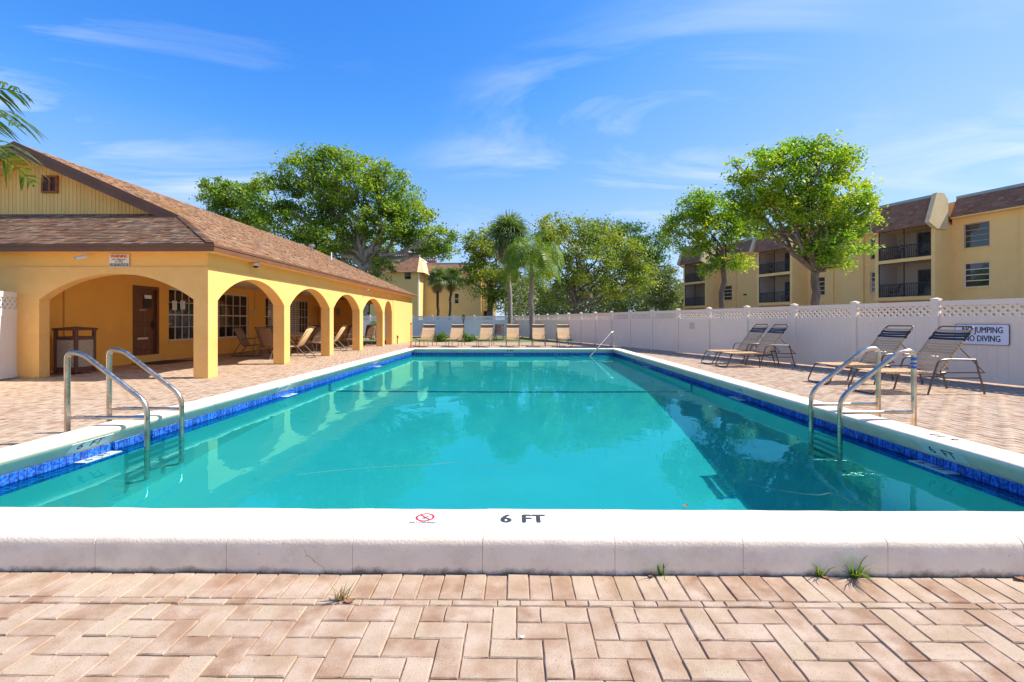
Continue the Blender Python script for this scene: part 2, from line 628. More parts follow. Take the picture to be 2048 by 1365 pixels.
M['aggregate'] = mat('bin_aggregate', (0.34, 0.26, 0.17), (0.52, 0.43, 0.31), scale=70, rough=0.9, bump=1.0, bscale=75, bdist=0.008, lo=0.42, hi=0.58, detail=2)
M['red_pole'] = mat('red_paint', (0.42, 0.05, 0.03), (0.35, 0.05, 0.03), scale=8, rough=0.5)
M['bark'] = mat('bark', (0.20, 0.15, 0.11), (0.10, 0.075, 0.055), scale=5, rough=0.95, bump=1.0, bscale=14, bdist=0.03, stretch=(1, 1, 0.4))
M['bark_pale'] = mat('pale_bark', (0.38, 0.31, 0.24), (0.24, 0.19, 0.15), scale=3, rough=0.95, bump=0.8, bscale=10, bdist=0.03, stretch=(1, 1, 0.5))
M['palm_bark'] = mat('palm_bark', (0.36, 0.29, 0.22), (0.22, 0.17, 0.13), scale=14, rough=0.95, bump=1.0, bscale=16, bdist=0.02, stretch=(0.3, 0.3, 2))
M['palm_dark'] = mat('dark_palm_bark', (0.10, 0.06, 0.045), (0.06, 0.04, 0.03), scale=10, rough=0.95, stretch=(0.3, 0.3, 2))
M['grass'] = mat('lawn', (0.10, 0.15, 0.03), (0.17, 0.17, 0.06), scale=3, rough=0.95, bump=1.0, bscale=40, bdist=0.03)
M['pavement'] = mat('parking_concrete', (0.36, 0.34, 0.31), (0.30, 0.285, 0.26), scale=0.6, rough=0.95)
M['earth'] = mat('ground_cover', (0.15, 0.16, 0.06), (0.24, 0.20, 0.12), scale=0.5, rough=0.95)
M['lamp_glass'] = mat('lantern_glass', (0.5, 0.42, 0.28), rough=0.3)
M['camera_white'] = mat('camera_housing', (0.65, 0.62, 0.58), rough=0.4)
M['pipe'] = mat('painted_pipe', (0.62, 0.36, 0.10), rough=0.6)
M['mulch'] = mat('dry_leaf', (0.22, 0.09, 0.035), (0.3, 0.14, 0.05), scale=30, rough=0.8)
M['brick_red'] = mat('parapet_brick', (0.30, 0.13, 0.085), (0.24, 0.1, 0.07), scale=4, rough=0.9)

M['leaf_big'] = leaf_mat('fig_leaf', [(0.06, 0.125, 0.018), (0.14, 0.235, 0.03), (0.26, 0.34, 0.045), (0.4, 0.42, 0.06)], 0.5, clump=0.5)
M['leaf_bright'] = leaf_mat('bright_leaf', [(0.07, 0.165, 0.014), (0.16, 0.295, 0.022), (0.32, 0.4, 0.03), (0.52, 0.47, 0.04)], 0.5, clump=0.8)
M['leaf_olive'] = leaf_mat('olive_leaf', [(0.065, 0.125, 0.022), (0.15, 0.215, 0.032), (0.28, 0.31, 0.045), (0.42, 0.36, 0.06)], 0.48, clump=0.4)
M['leaf_dark'] = leaf_mat('dark_leaf', [(0.035, 0.09, 0.03), (0.07, 0.145, 0.04), (0.12, 0.2, 0.045)], 0.4, clump=0.4)
M['leaf_grey'] = leaf_mat('grey_leaf', [(0.085, 0.12, 0.045), (0.165, 0.2, 0.08), (0.26, 0.28, 0.12)], 0.42, clump=0.5)
M['leaf_bush'] = leaf_mat('bush_leaf', [(0.03, 0.10, 0.012), (0.09, 0.19, 0.02), (0.22, 0.28, 0.03)], 0.35, clump=2)
M['leaf_palm'] = leaf_mat('queen_palm_leaf', [(0.07, 0.14, 0.012), (0.16, 0.25, 0.016), (0.34, 0.36, 0.025)], 0.35, clump=0.8)
M['leaf_sabal'] = leaf_mat('fan_palm_leaf', [(0.07, 0.125, 0.035), (0.135, 0.2, 0.055), (0.23, 0.28, 0.09)], 0.3, clump=0.8)
M['leaf_dead'] = leaf_mat('dead_frond', [(0.22, 0.125, 0.07), (0.33, 0.20, 0.12), (0.44, 0.30, 0.19)], 0.2, clump=1)
M['leaf_coco'] = leaf_mat('left_palm_leaf', [(0.035, 0.08, 0.012), (0.075, 0.13, 0.02), (0.16, 0.2, 0.05)], 0.35, clump=1.5)
M['grass_blade'] = leaf_mat('grass_blade', [(0.06, 0.13, 0.015), (0.12, 0.2, 0.02), (0.25, 0.27, 0.05)], 0.35, clump=20)
M['grass_dry'] = leaf_mat('dry_grass_blade', [(0.22, 0.14, 0.05), (0.34, 0.24, 0.1)], 0.3, clump=20)


def chamfer_boxes(cx, cy, zt, lx, ly, h, ch, tilt=None):
    """arrays of flat bricks: bottom ring, shoulder ring, chamfered top"""
    n = len(cx)
    sx = np.array([-1, 1, 1, -1]) * 0.5
    sy = np.array([-1, -1, 1, 1]) * 0.5
    V = np.zeros((n, 12, 3))
    for r, (dz, ins) in enumerate(((-h, 0), (-ch, 0), (0, ch))):
        V[:, r * 4:r * 4 + 4, 0] = cx[:, None] + sx * (lx - 2 * ins)[:, None]
        V[:, r * 4:r * 4 + 4, 1] = cy[:, None] + sy * (ly - 2 * ins)[:, None]
        V[:, r * 4:r * 4 + 4, 2] = (zt + dz)[:, None]
    if tilt is not None:
        V[:, :, 2] += tilt[0][:, None] * (V[:, :, 0] - cx[:, None]) + tilt[1][:, None] * (V[:, :, 1] - cy[:, None])
    base = np.array([[0, 1, 5, 4], [1, 2, 6, 5], [2, 3, 7, 6], [3, 0, 4, 7], [4, 5, 9, 8], [5, 6, 10, 9], [6, 7, 11, 10], [7, 4, 8, 11], [8, 9, 10, 11]])
    Q = (base[None] + (np.arange(n) * 12)[:, None, None]).reshape(-1, 4)
    return V.reshape(-1, 3), Q


def text(body, size, Mx, m, name='lettering', parent=None, bold=0.0, sx=1.0, thick=0.0, align='CENTER', shear=0.0):
    """flat lettering; weight comes from a few copies set a hair apart in x, y and depth"""
    cu = bpy.data.curves.new('t', 'FONT')
    cu.body = body
    cu.size = size
    cu.align_x = align
    cu.align_y = 'CENTER'
    cu.resolution_u = 3
    cu.shear = shear
    to = bpy.data.objects.new('t', cu)
    COL.objects.link(to)
    dg = bpy.context.evaluated_depsgraph_get()
    dg.update()
    me0 = bpy.data.meshes.new_from_object(to.evaluated_get(dg))
    bpy.data.objects.remove(to)
    bpy.data.curves.remove(cu)
    vs = [v.co.copy() for v in me0.vertices]
    fs = [tuple(p.vertices) for p in me0.polygons]
    bpy.data.meshes.remove(me0)
    d = bold * size
    offs = [(0, 0)] if not bold else [(-d, 0), (d, 0), (0, d * 0.7), (0, -d * 0.7)]
    mb = MB(Mx)
    for k, (ox, oy) in enumerate(offs):
        mb.add([(v.x * sx + ox, v.y + oy, 0.00012 * k) for v in vs], fs)
    return mb.build(name, m, parent)


def plane_frame(o, xd, yd):
    x, y = Vector(xd).normalized(), Vector(yd).normalized()
    z = x.cross(y)
    return Matrix(((x.x, y.x, z.x, o[0]), (x.y, y.y, z.y, o[1]), (x.z, y.z, z.z, o[2]), (0, 0, 0, 1)))


# ------------------------------------------------------------------ ground, deck, pool
XL, XR, YN, YF = -3.99, 3.70, 2.45, 17.5      # tile planes of the pool
OUT = 0.245                                     # from a tile plane to the coping's outer face
WATER_Z = -0.065


def ring(name, outer, inner, z, m):
    (a0, b0, a1, b1), (c0, d0, c1, d1) = outer, inner
    mb = MB()
    mb.add([(a0, b0, z), (a1, b0, z), (a1, b1, z), (a0, b1, z), (c0, d0, z), (c1, d0, z), (c1, d1, z), (c0, d1, z)],
           [(0, 1, 5, 4), (1, 2, 6, 5), (2, 3, 7, 6), (3, 0, 4, 7)])
    return mb.build(name, m)


POOL_HOLE = (XL - 0.2, YN - 0.2, XR + 0.2, YF + 0.2)
g = ring('ground', (-600, -300, 600, 900), POOL_HOLE, -0.075, M['earth'])
tag(g, kind='structure')
DECK = (-11.2, -3.0, 11.6, 26.6)
pav = ring('paving', DECK, POOL_HOLE, -0.0065, M['sand'])
tag(pav, kind='structure')

# herringbone pavers: the nearest one by one, the rest as one mass
U = 0.0985
BX0, BY0 = -0.594, 1.951
ox0, oy0, ox1, oy1 = XL - OUT - 0.004, YN - OUT - 0.004, XR + OUT + 0.004, YF + OUT + 0.004


def fence_x(y):                                  # line of the right fence
    return 8.82 - 0.326 * (y - 9.79)


near, far = [], []
ni0, ni1 = int(-11.2 / U) - 2, int(11.2 / U) + 2
nj0, nj1 = int((-0.6 - BY0) / U) - 2, int((26.5 - BY0) / U) + 2
for j in range(nj0, nj1):
    for i in range(ni0, ni1):
        k = (i - j) % 4
        if k == 0:
            x0, y0, x1, y1 = i, j, i + 2, j + 1
        elif k == 3:
            x0, y0, x1, y1 = i, j, i + 1, j + 2
        else:
            continue
        X0, Y0, X1, Y1 = BX0 + x0 * U, BY0 + y0 * U, BX0 + x1 * U, BY0 + y1 * U
        if Y1 < -0.5 or X0 < -11.1 or X1 > min(11.5, fence_x(Y0) + 0.05) or Y1 > 26.5:
            continue
        # soldier courses round the pool take the place of the outermost 0.242 m
        sx0, sy0, sx1, sy1 = ox0 - 0.242, oy0 - 0.242, ox1 + 0.242, oy1 + 0.242
        if X1 > sx0 and X0 < sx1 and Y1 > sy0 and Y0 < sy1:
            # cut the brick where only part of it runs under the border
            if Y0 < sy0 - 0.02 and X0 < sx1 and X1 > sx0 and Y1 <= sy0 + 0.2:
                Y1 = min(Y1, sy0)
            elif Y1 > sy1 + 0.02 and Y0 >= sy1 - 0.2:
                Y0 = max(Y0, sy1)
            elif X0 < sx0 - 0.02 and X1 <= sx0 + 0.2:
                X1 = min(X1, sx0)
            elif X1 > sx1 + 0.02 and X0 >= sx1 - 0.2:
                X0 = max(X0, sx1)
            else:
                continue
        (near if (1.36 < (Y0 + Y1) / 2 < 2.3 and abs(X0 + X1) / 2 < 2.72) else far).append((X0, Y0, X1, Y1))
cut_h = 0.041                                     # strip of cut bricks between herringbone and soldier course
SOL = 0.1997
x = ox0 - 0.242
kk = 0


def soldier(lst, a, b, axis, lo, hi):
    """a row of bricks standing side by side from a to b along axis 0/1, between lo and hi across it"""
    n = max(1, round((b - a) / 0.0997))
    st = (b - a) / n
    for q in range(n):
        s0, s1 = a + q * st, a + (q + 1) * st
        r = (s0, lo, s1, hi) if axis == 0 else (lo, s0, hi, s1)
        if r[3] < -0.5:
            continue
        lst.append(r)


tmp = []
soldier(tmp, ox0 - 0.2, ox1 + 0.2, 0, oy0 - SOL, oy0)
q = ox0 - 0.242
while q < ox1 + 0.24:
    w = 0.098 if kk % 2 == 0 else 0.195
    tmp.append((q, oy0 - SOL - cut_h, q + w, oy0 - SOL))
    q += w
    kk += 1
for r in tmp:
    (near if abs(r[0] + r[2]) / 2 < 2.72 else far).append(r)
soldier(far, oy0, oy1, 1, ox0 - SOL, ox0)
soldier(far, oy0, oy1, 1, ox1, ox1 + SOL)
soldier(far, ox0 - SOL, ox1 + SOL, 0, oy1, oy1 + SOL)

rs = np.random.RandomState(3)
A = np.array(far)
n = len(A)
gap = 0.0042
V, Q = chamfer_boxes((A[:, 0] + A[:, 2]) / 2, (A[:, 1] + A[:, 3]) / 2, rs.normal(0, 0.0012, n), A[:, 2] - A[:, 0] - gap, A[:, 3] - A[:, 1] - gap,
                     np.full(n, 0.03), np.full(n, 0.004)[0], (rs.normal(0, 0.006, n), rs.normal(0, 0.006, n)))
o = link('paver', np_mesh('paver', V, Q, M['paver']), pav)
tag(o, kind='stuff')


def brick_mesh(lx, ly, seed):
    r = random.Random(seed)
    h, c = 0.05, 0.0034
    vs, fs = [], []
    nx, ny = (5, 3) if lx > ly else (3, 5)
    if min(lx, ly) < 0.06:
        nx, ny = 4, 2

    def loop(ins, z, jit):
        pts = []
        a, b = lx / 2 - ins, ly / 2 - ins
        for i in range(nx):
            pts.append((-a + 2 * a * i / nx, -b))
        for i in range(ny):
            pts.append((a, -b + 2 * b * i / ny))
        for i in range(nx):
            pts.append((a - 2 * a * i / nx, b))
        for i in range(ny):
            pts.append((-a, b - 2 * b * i / ny))
        return [(p[0] + r.gauss(0, jit), p[1] + r.gauss(0, jit), z + r.gauss(0, jit * 0.4)) for p in pts]
    L_ = [loop(0, -h, 0), loop(0, -c * 1.3, 0.0009), loop(c, 0, 0.0007)]
    m_ = len(L_[0])
    for l in L_:
        vs += l
    for a in range(2):
        for i in range(m_):
            fs.append((a * m_ + i, a * m_ + (i + 1) % m_, (a + 1) * m_ + (i + 1) % m_, (a + 1) * m_ + i))
    fs.append(tuple(2 * m_ + i for i in range(m_)))
    me = bpy.data.meshes.new('brick')
    me.from_pydata(vs, [], fs)
    me.materials.append(M['paver'])
    return me


cache = {}
for (X0, Y0, X1, Y1) in near:
    lx, ly = round(X1 - X0 - gap, 3), round(Y1 - Y0 - gap, 3)
    key = (lx, ly, rnd.randrange(4))
    if key not in cache:
        cache[key] = brick_mesh(lx, ly, hash(key) % 9999)
    b = link('brick', cache[key], pav)
    b.location = ((X0 + X1) / 2, (Y0 + Y1) / 2, rnd.gauss(0, 0.0016))
    b.rotation_euler = (rnd.gauss(0, 0.006), rnd.gauss(0, 0.006), rnd.gauss(0, 0.004))
    # slide a very little apart as laid bricks do
lawn = MB()
lawn.add([(-10, 26.6, -0.03), (11, 26.6, -0.03), (11, 36.9, -0.03), (-10, 36.9, -0.03)], [(0, 1, 2, 3)])
tag(lawn.build('lawn', M['grass']), kind='structure')

pk = MB()
pk.add([(10, -20, -0.06), (33, -20, -0.06), (33, 20, -0.06), (14, 70, -0.06), (1.6, 70, -0.06), (1.6, 36, -0.06)], [(0, 1, 2, 3, 4, 5)])
tag(pk.build('parking_pavement', M['pavement']), kind='structure')

# --- pool basin
pool = empty('swimming_pool')
tag(pool, kind='structure')
basin = MB()
LED = 0.13
ZL = -0.086
floor_prof = [(YN + LED, -1.80), (5.0, -1.74), (9.45, -1.22), (YF - LED, -1.02)]
xa, xb = XL + LED, XR - LED
ya, yb = YN + LED, YF - LED
for (y0, z0), (y1, z1) in zip(floor_prof[:-1], floor_prof[1:]):
    basin.add([(xa, y0, z0), (xb, y0, z0), (xb, y1, z1), (xa, y1, z1)], [(0, 1, 2, 3)])
    basin.add([(xa, y0, z0), (xa, y1, z1), (xa, y1, ZL), (xa, y0, ZL)], [(0, 1, 2, 3)])
    basin.add([(xb, y0, z0), (xb, y1, z1), (xb, y1, ZL), (xb, y0, ZL)], [(3, 2, 1, 0)])
for y, z in (floor_prof[0], floor_prof[-1]):
    basin.add([(xa, y, z), (xb, y, z), (xb, y, ZL), (xa, y, ZL)], [(0, 1, 2, 3)])
ob = basin.build('basin', M['plaster'], pool)
# back of the waterline tiles (grout shows between them)
bk = MB()
G = 0.006
for (p, q_) in (((XL - G, YN - G), (XL - G, YF + G)), ((XL - G, YF + G), (XR + G, YF + G)), ((XR + G, YF + G), (XR + G, YN - G)), ((XR + G, YN - G), (XL - G, YN - G))):
    bk.add([(*p, ZL - 0.02), (*q_, ZL - 0.02), (*q_, 0.05), (*p, 0.05)], [(0, 1, 2, 3)])
bk.build('grout', M['grout'], pool)
led = MB()
zt = ZL
led.add([(XL - G, YN - G, zt), (XR + G, YN - G, zt), (XR + G, YF + G, zt), (XL - G, YF + G, zt), (xa, ya, zt), (xb, ya, zt), (xb, yb, zt), (xa, yb, zt)],
        [(0, 1, 5, 4), (1, 2, 6, 5), (2, 3, 7, 6), (3, 0, 4, 7)])
led.build('ledge', M['tile_dark'], pool)
# steps in the far right corner
for k, (rad, z) in enumerate(((2.1, -0.80), (1.65, -0.58), (1.2, -0.36), (0.75, -0.16))):
    st = MB()
    c = (xb, yb)
    pts = [c] + [(c[0] - rad * math.cos(a), c[1] - rad * math.sin(a)) for a in [i / 14 * math.pi / 2 for i in range(15)]]
    nn = len(pts)
    vs = [(x_ - 0.001, y_ - 0.001, -1.3) for x_, y_ in pts] + [(x_ - 0.001, y_ - 0.001, z) for x_, y_ in pts]
    st.add(vs, [tuple(range(nn, 2 * nn))] + [(i, (i + 1) % nn, (i + 1) % nn + nn, i + nn) for i in range(nn)])
    st.build('step', M['plaster'], pool)
# dark tile line across the slope break
tl = MB()
yl, zl = 9.45, -1.22
for k in range(int((xb - xa) / 0.077)):
    a = xa + k * 0.077
    tl.box(a, yl - 0.06, zl - 0.02, a + 0.073, yl + 0.06, zl + 0.008)
for k in range(14):
    z0 = zl + 0.01 + k * 0.077
    tl.box(xa - 0.01, yl - 0.06, z0, xa + 0.008, yl + 0.06, z0 + 0.073)
    tl.box(xb - 0.008, yl - 0.06, z0, xb + 0.01, yl + 0.06, z0 + 0.073)
tag(tl.build('tile_line', M['tile_dark'], pool), kind='stuff')
# waterline tiles: band above the ledge, band under it
TW, TH = 0.066, 0.082
tile_a = MB().box(-0.029, -0.004, -TH / 2, 0.029, 0.004, TH / 2).mesh('tile')
tile_a.materials.append(M['tile'])
tile_b = MB().box(-0.029, -0.004, -0.05, 0.029, 0.004, 0.05).mesh('tile')
tile_b.materials.append(M['tile'])
mass = MB()
def tiles_along(p, q_, nrm):
    p, q_ = Vector(p), Vector(q_)
    L_ = (q_ - p).length
    d = (q_ - p).normalized()
    for row, (zc, inset, me, hh) in enumerate(((-0.028, 0.0, tile_a, TH / 2), (ZL - 0.052, LED + 0.004, tile_b, 0.05))):
        nt_ = int(L_ / TW)
        for k in range(nt_):
            c = p + d * ((k + 0.5) * L_ / nt_) + Vector(nrm) * inset
            if row == 1 and not (xa < c.x < xb and ya < c.y < yb) and abs(nrm[0]) < 0.5 and (c.x < xa or c.x > xb):
                continue
            if row == 1 and abs(nrm[0]) > 0.5 and (c.y < ya or c.y > yb):
                continue
            if abs(nrm[0]) > 0.5 and 3.1 < c.y < 5.4:
                t = link('tile', me, pool)
                t.location = (c.x, c.y, zc)
                t.rotation_euler = (rnd.gauss(0, 0.012), rnd.gauss(0, 0.012), math.atan2(d.y, d.x))
            else:
                w = d * 0.029
                nn_ = Vector(nrm) * 0.004
                a0, a1 = c - w, c + w
                vs = [(a0 - nn_).to_tuple()[:2] , (a1 - nn_).to_tuple()[:2], (a1 + nn_).to_tuple()[:2], (a0 + nn_).to_tuple()[:2]]
                mass.add([(x_, y_, zc - hh) for x_, y_ in vs] + [(x_, y_, zc + hh) for x_, y_ in vs],
                         [(0, 3, 2, 1), (4, 5, 6, 7), (0, 1, 5, 4), (1, 2, 6, 5), (2, 3, 7, 6), (3, 0, 4, 7)])
tile_c = MB().box(-0.029, -0.034, -0.004, 0.029, 0.034, 0.004).mesh('tile')
tile_c.materials.append(M['tile'])


def ledge_tiles(p, q_, nrm):
    """the row that lies flat on the ledge, just under the water"""
    p, q_ = Vector(p), Vector(q_)
    L_ = (q_ - p).length
    d = (q_ - p).normalized()
    nt_ = int(L_ / TW)
    for k in range(nt_):
        c = p + d * ((k + 0.5) * L_ / nt_) + Vector(nrm) * 0.088
        if not (XL + 0.03 < c.x < XR - 0.03 and YN + 0.03 < c.y < YF - 0.03):
            continue
        if abs(nrm[0]) > 0.5 and 3.1 < c.y < 5.4:
            t = link('tile', tile_c, pool)
            t.location = (c.x, c.y, ZL + 0.003)
            t.rotation_euler = (0, 0, math.atan2(d.y, d.x))
        else:
            w, e = d * 0.029, Vector(nrm) * 0.034
            P = [c - w - e, c + w - e, c + w + e, c - w + e]
            mass.add([(v.x, v.y, ZL + 0.001) for v in P] + [(v.x, v.y, ZL + 0.007) for v in P], [(4, 5, 6, 7), (0, 1, 5, 4), (1, 2, 6, 5), (2, 3, 7, 6), (3, 0, 4, 7)])


for p_, q_, n_ in (((XL, YN, 0), (XL, YF, 0), (1, 0, 0)), ((XL + 0.13, YF, 0), (XR - 0.13, YF, 0), (0, -1, 0)), ((XR, YF, 0), (XR, YN, 0), (-1, 0, 0))):
    ledge_tiles(p_, q_, n_)
lg_ = MB()
for (xx, sg) in ((XL, 1), (XR, -1)):
    lg_.box(xx + sg * 0.048, YN + 0.05, ZL + 0.0005, xx + sg * 0.129, YF - 0.05, ZL + 0.0022)
lg_.box(XL + 0.13, YF - 0.129, ZL + 0.0005, XR - 0.13, YF - 0.048, ZL + 0.0022)
lg_.build('ledge_grout', M['grout'], pool)
tiles_along((XL, YN, 0), (XL, YF, 0), (1, 0, 0))
tiles_along((XL, YF, 0), (XR, YF, 0), (0, -1, 0))
tiles_along((XR, YF, 0), (XR, YN, 0), (-1, 0, 0))
tiles_along((XR, YN, 0), (XL, YN, 0), (0, 1, 0))
tag(mass.build('waterline_tile', M['tile'], pool), kind='stuff')

# --- coping stones
PROF = [(.245, -.03), (.247, .05), (.246, .135), (.242, .153), (.233, .166), (.219, .175), (.195, .180), (.12, .182), (0, .181), (-.06, .179), (-.086, .174),
        (-.098, .164), (-.10, .152), (-.094, .138), (-.078, .115), (-.055, .09), (-.03, .06), (-.01, .035), (0, .02), (.03, .012), (.03, -.03)]


def coping_stone(place, s0, s1, m0=0, m1=0, seed=0):
    r = random.Random(seed)
    n_ = max(2, int((s1 - s0) / 0.05))
    rings = [(s0, 0.002, m0), (s0 + 0.002, 0, m0)] + [(s0 + 0.002 + (s1 - s0 - 0.004) * i / n_, 0, m0 if i < n_ / 2 else m1) for i in range(1, n_)] + [(s1 - 0.002, 0, m1), (s1, 0.002, m1)]
    vs = []
    cu, cz = 0.07, 0.08
    mid = len(PROF)
    dz0 = r.gauss(0, 0.0006)
    for s, ins, mit in rings:
        frac = 0
        for (u_, z_) in PROF:
            d = math.hypot(u_ - cu, z_ - cz) + 1e-6
            uu = u_ - (u_ - cu) / d * ins
            zz = z_ - (z_ - cz) / d * ins
            mm = 0
            if m0 or m1:
                t = (s - s0) / (s1 - s0)
                mm = m0 * (1 - t) + m1 * t
            P = place(s + mm * uu, uu, zz)
            nz = mnoise.noise(Vector((P[0] * 9, P[1] * 9, P[2] * 9))) * 0.0022 + mnoise.noise(Vector((P[0] * 2.3, P[1] * 2.3, P[2]))) * 0.003
            vs.append(place(s + mm * uu, uu + nz * (1 if u_ > 0.1 else -1) * (0 if 0 < u_ < 0.1 else 1), zz + nz * 0.6 + dz0))
    fs = []
    for a in range(1, len(rings) - 2):
        for i in range(mid):
            fs.append((a * mid + i, a * mid + (i + 1) % mid, (a + 1) * mid + (i + 1) % mid, (a + 1) * mid + i))
    nv = len(vs)                                   # the eased arris at either end keeps its own edge
    vs += vs[mid:2 * mid] + vs[-2 * mid:-mid]
    for i in range(mid):
        j = (i + 1) % mid
        fs.append((i, j, nv + j, nv + i))
        fs.append((nv + mid + i, nv + mid + j, (len(rings) - 1) * mid + j, (len(rings) - 1) * mid + i))
    fs.append(tuple(range(mid)))
    fs.append(tuple((len(rings) - 1) * mid + i for i in range(mid - 1, -1, -1)))
    mb = MB()
    mb.add(vs, fs)
    return mb.build('coping_stone', M['coping'], pool, smooth=True, sharp=50)


def run(place, a, b, marks, m0, m1):
    edges = [a] + [m for m in marks if a + 0.15 < m < b - 0.15] + [b]
    for k, (p, q_) in enumerate(zip(edges[:-1], edges[1:])):
        coping_stone(place, p + 0.0006, q_ - 0.0006, m0 if k == 0 else 0, m1 if k == len(edges) - 2 else 0, seed=int(p * 1000))


near_marks = [-3.3, -2.66, -2.04, -1.40, -.79, -.165, .468, 1.077, 1.76, 2.40, 3.02]
run(lambda s, u, z: (s, YN - u, z), XL, XR, near_marks, -1, 1)
run(lambda s, u, z: (s, YF + u, z), XL, XR, [XL + 0.62 * k + 0.3 for k in range(13)], -1, 1)
run(lambda s, u, z: (XL - u, s, z), YN, YF, [YN + 0.62 * k + 0.35 for k in range(25)], -1, 1)
run(lambda s, u, z: (XR + u, s, z), YN, YF, [YN + 0.62 * k + 0.2 for k in range(25)], -1, 1)

# --- water
nx_, ny_ = 40, 80
gx, gy = np.meshgrid(np.linspace(XL - 0.004, XR + 0.004, nx_ + 1), np.linspace(YN - 0.004, YF + 0.004, ny_ + 1))
V = np.stack([gx.ravel(), gy.ravel(), np.full(gx.size, WATER_Z)], 1)
i_ = (np.arange(ny_)[:, None] * (nx_ + 1) + np.arange(nx_)[None]).ravel()
Q = np.stack([i_, i_ + 1, i_ + nx_ + 2, i_ + nx_ + 1], 1)
me = np_mesh('water', V, Q, water_mat())
me.shade_smooth()
water = link('water', me)
tag(water, kind='structure')
water.cycles.is_caustics_caster = True
# ------------------------------------------------------------------ clubhouse
CX, CYF, CYB = -6.52, 9.65, 28.5                # arcade plane, front plane, far end
BW = -10.9                                       # wall with doors and windows behind the arcade
WT = 0.31                                        # thickness of the piers
SPR, APX, TOP = 1.66, 2.24, 2.36
M['ceiling'] = mat('ceiling_paint', (0.84, 0.64, 0.36), rough=0.9)
club = thing('clubhouse', 'yellow stucco clubhouse with arched arcade and brown shingle roof beside the pool', 'building')


def arc_pts(a, b, z0, z1, n=18):
    """segmental arch between a and b springing at z0, top at z1"""
    h, w = z1 - z0, (b - a) / 2
    r = (w * w + h * h) / (2 * h)
    c = z1 - r
    t = math.asin(w / r)
    return [((a + b) / 2 + r * math.sin(-t + 2 * t * i / n), c + r * math.cos(-t + 2 * t * i / n)) for i in range(n + 1)]


def arcade(mb, a, b, arches, y0, y1, top):
    """wall from a to b along x, y0..y1 thick, with arches (x0, x1, spring, apex)"""
    cur = a
    for (p, q, s, t) in arches:
        mb.box(cur, y0, -0.05, p, y1, top)
        pts = arc_pts(p, q, s, t)
        vs = []
        for x, z in pts:
            vs += [(x, y0, z), (x, y0, top), (x, y1, z), (x, y1, top)]
        fs = []
        for i in range(len(pts) - 1):
            k = i * 4
            fs += [(k, k + 4, k + 5, k + 1), (k + 2, k + 3, k + 7, k + 6), (k, k + 2, k + 6, k + 4), (k + 1, k + 5, k + 7, k + 3)]
        mb.add(vs, fs)
        cur = q
    mb.box(cur, y0, -0.05, b, y1, top)


side = MB(frame((CX, CYF, 0), (0, 1, 0), (1, 0, 0)))
D0 = CYF
ARCH = [(9.96, 12.83), (13.16, 15.97), (16.30, 19.03), (19.43, 22.3), (22.6, 23.95)]
arcade(side, 0.0, CYB - D0, [(p - D0, q - D0, SPR, APX) for p, q in ARCH], -WT, 0, TOP)
side.build('arcade_wall', M['stucco'], club)
front = MB(frame((0, CYF + 0.002, 0), (1, 0, 0), (0, -1, 0)))
arcade(front, -16.0, CX - WT + 0.002, [(-10.13, -6.83, 1.67, 2.22)], -0.22, 0, TOP)
front.build('front_wall', M['stucco'], club)
# the rough plastered end of the side wall stands a touch proud
MB().box(CX - 0.1, 24.12, -0.05, CX + 0.02, CYB + 0.01, TOP - 0.02).build('rough_wall', M['stucco_rough'], club)
fz = MB()
fz.box(CX - WT, CYF + 0.03, TOP, CX - 0.03, CYB - 0.01, 2.70)
fz.box(-16, CYF + 0.03, TOP, CX - WT, CYF + 0.25, 2.70)
fz.build('frieze', M['stucco_band'], club)
MB().box(BW, CYF + 0.25, 2.5, CX - WT, CYB, 2.58).build('ceiling', M['ceiling'], club)


def holed_wall(mb, a, b, z0, z1, y0, y1, holes):
    """wall a..b along x with rectangular holes (x0, x1, z0, z1), none above another"""
    cur = a
    for (p, q, s, t) in sorted(holes):
        mb.box(cur, y0, z0, p, y1, z1)
        if s > z0:
            mb.box(p, y0, z0, q, y1, s)
        mb.box(p, y0, t, q, y1, z1)
        cur = q
    mb.box(cur, y0, z0, b, y1, z1)


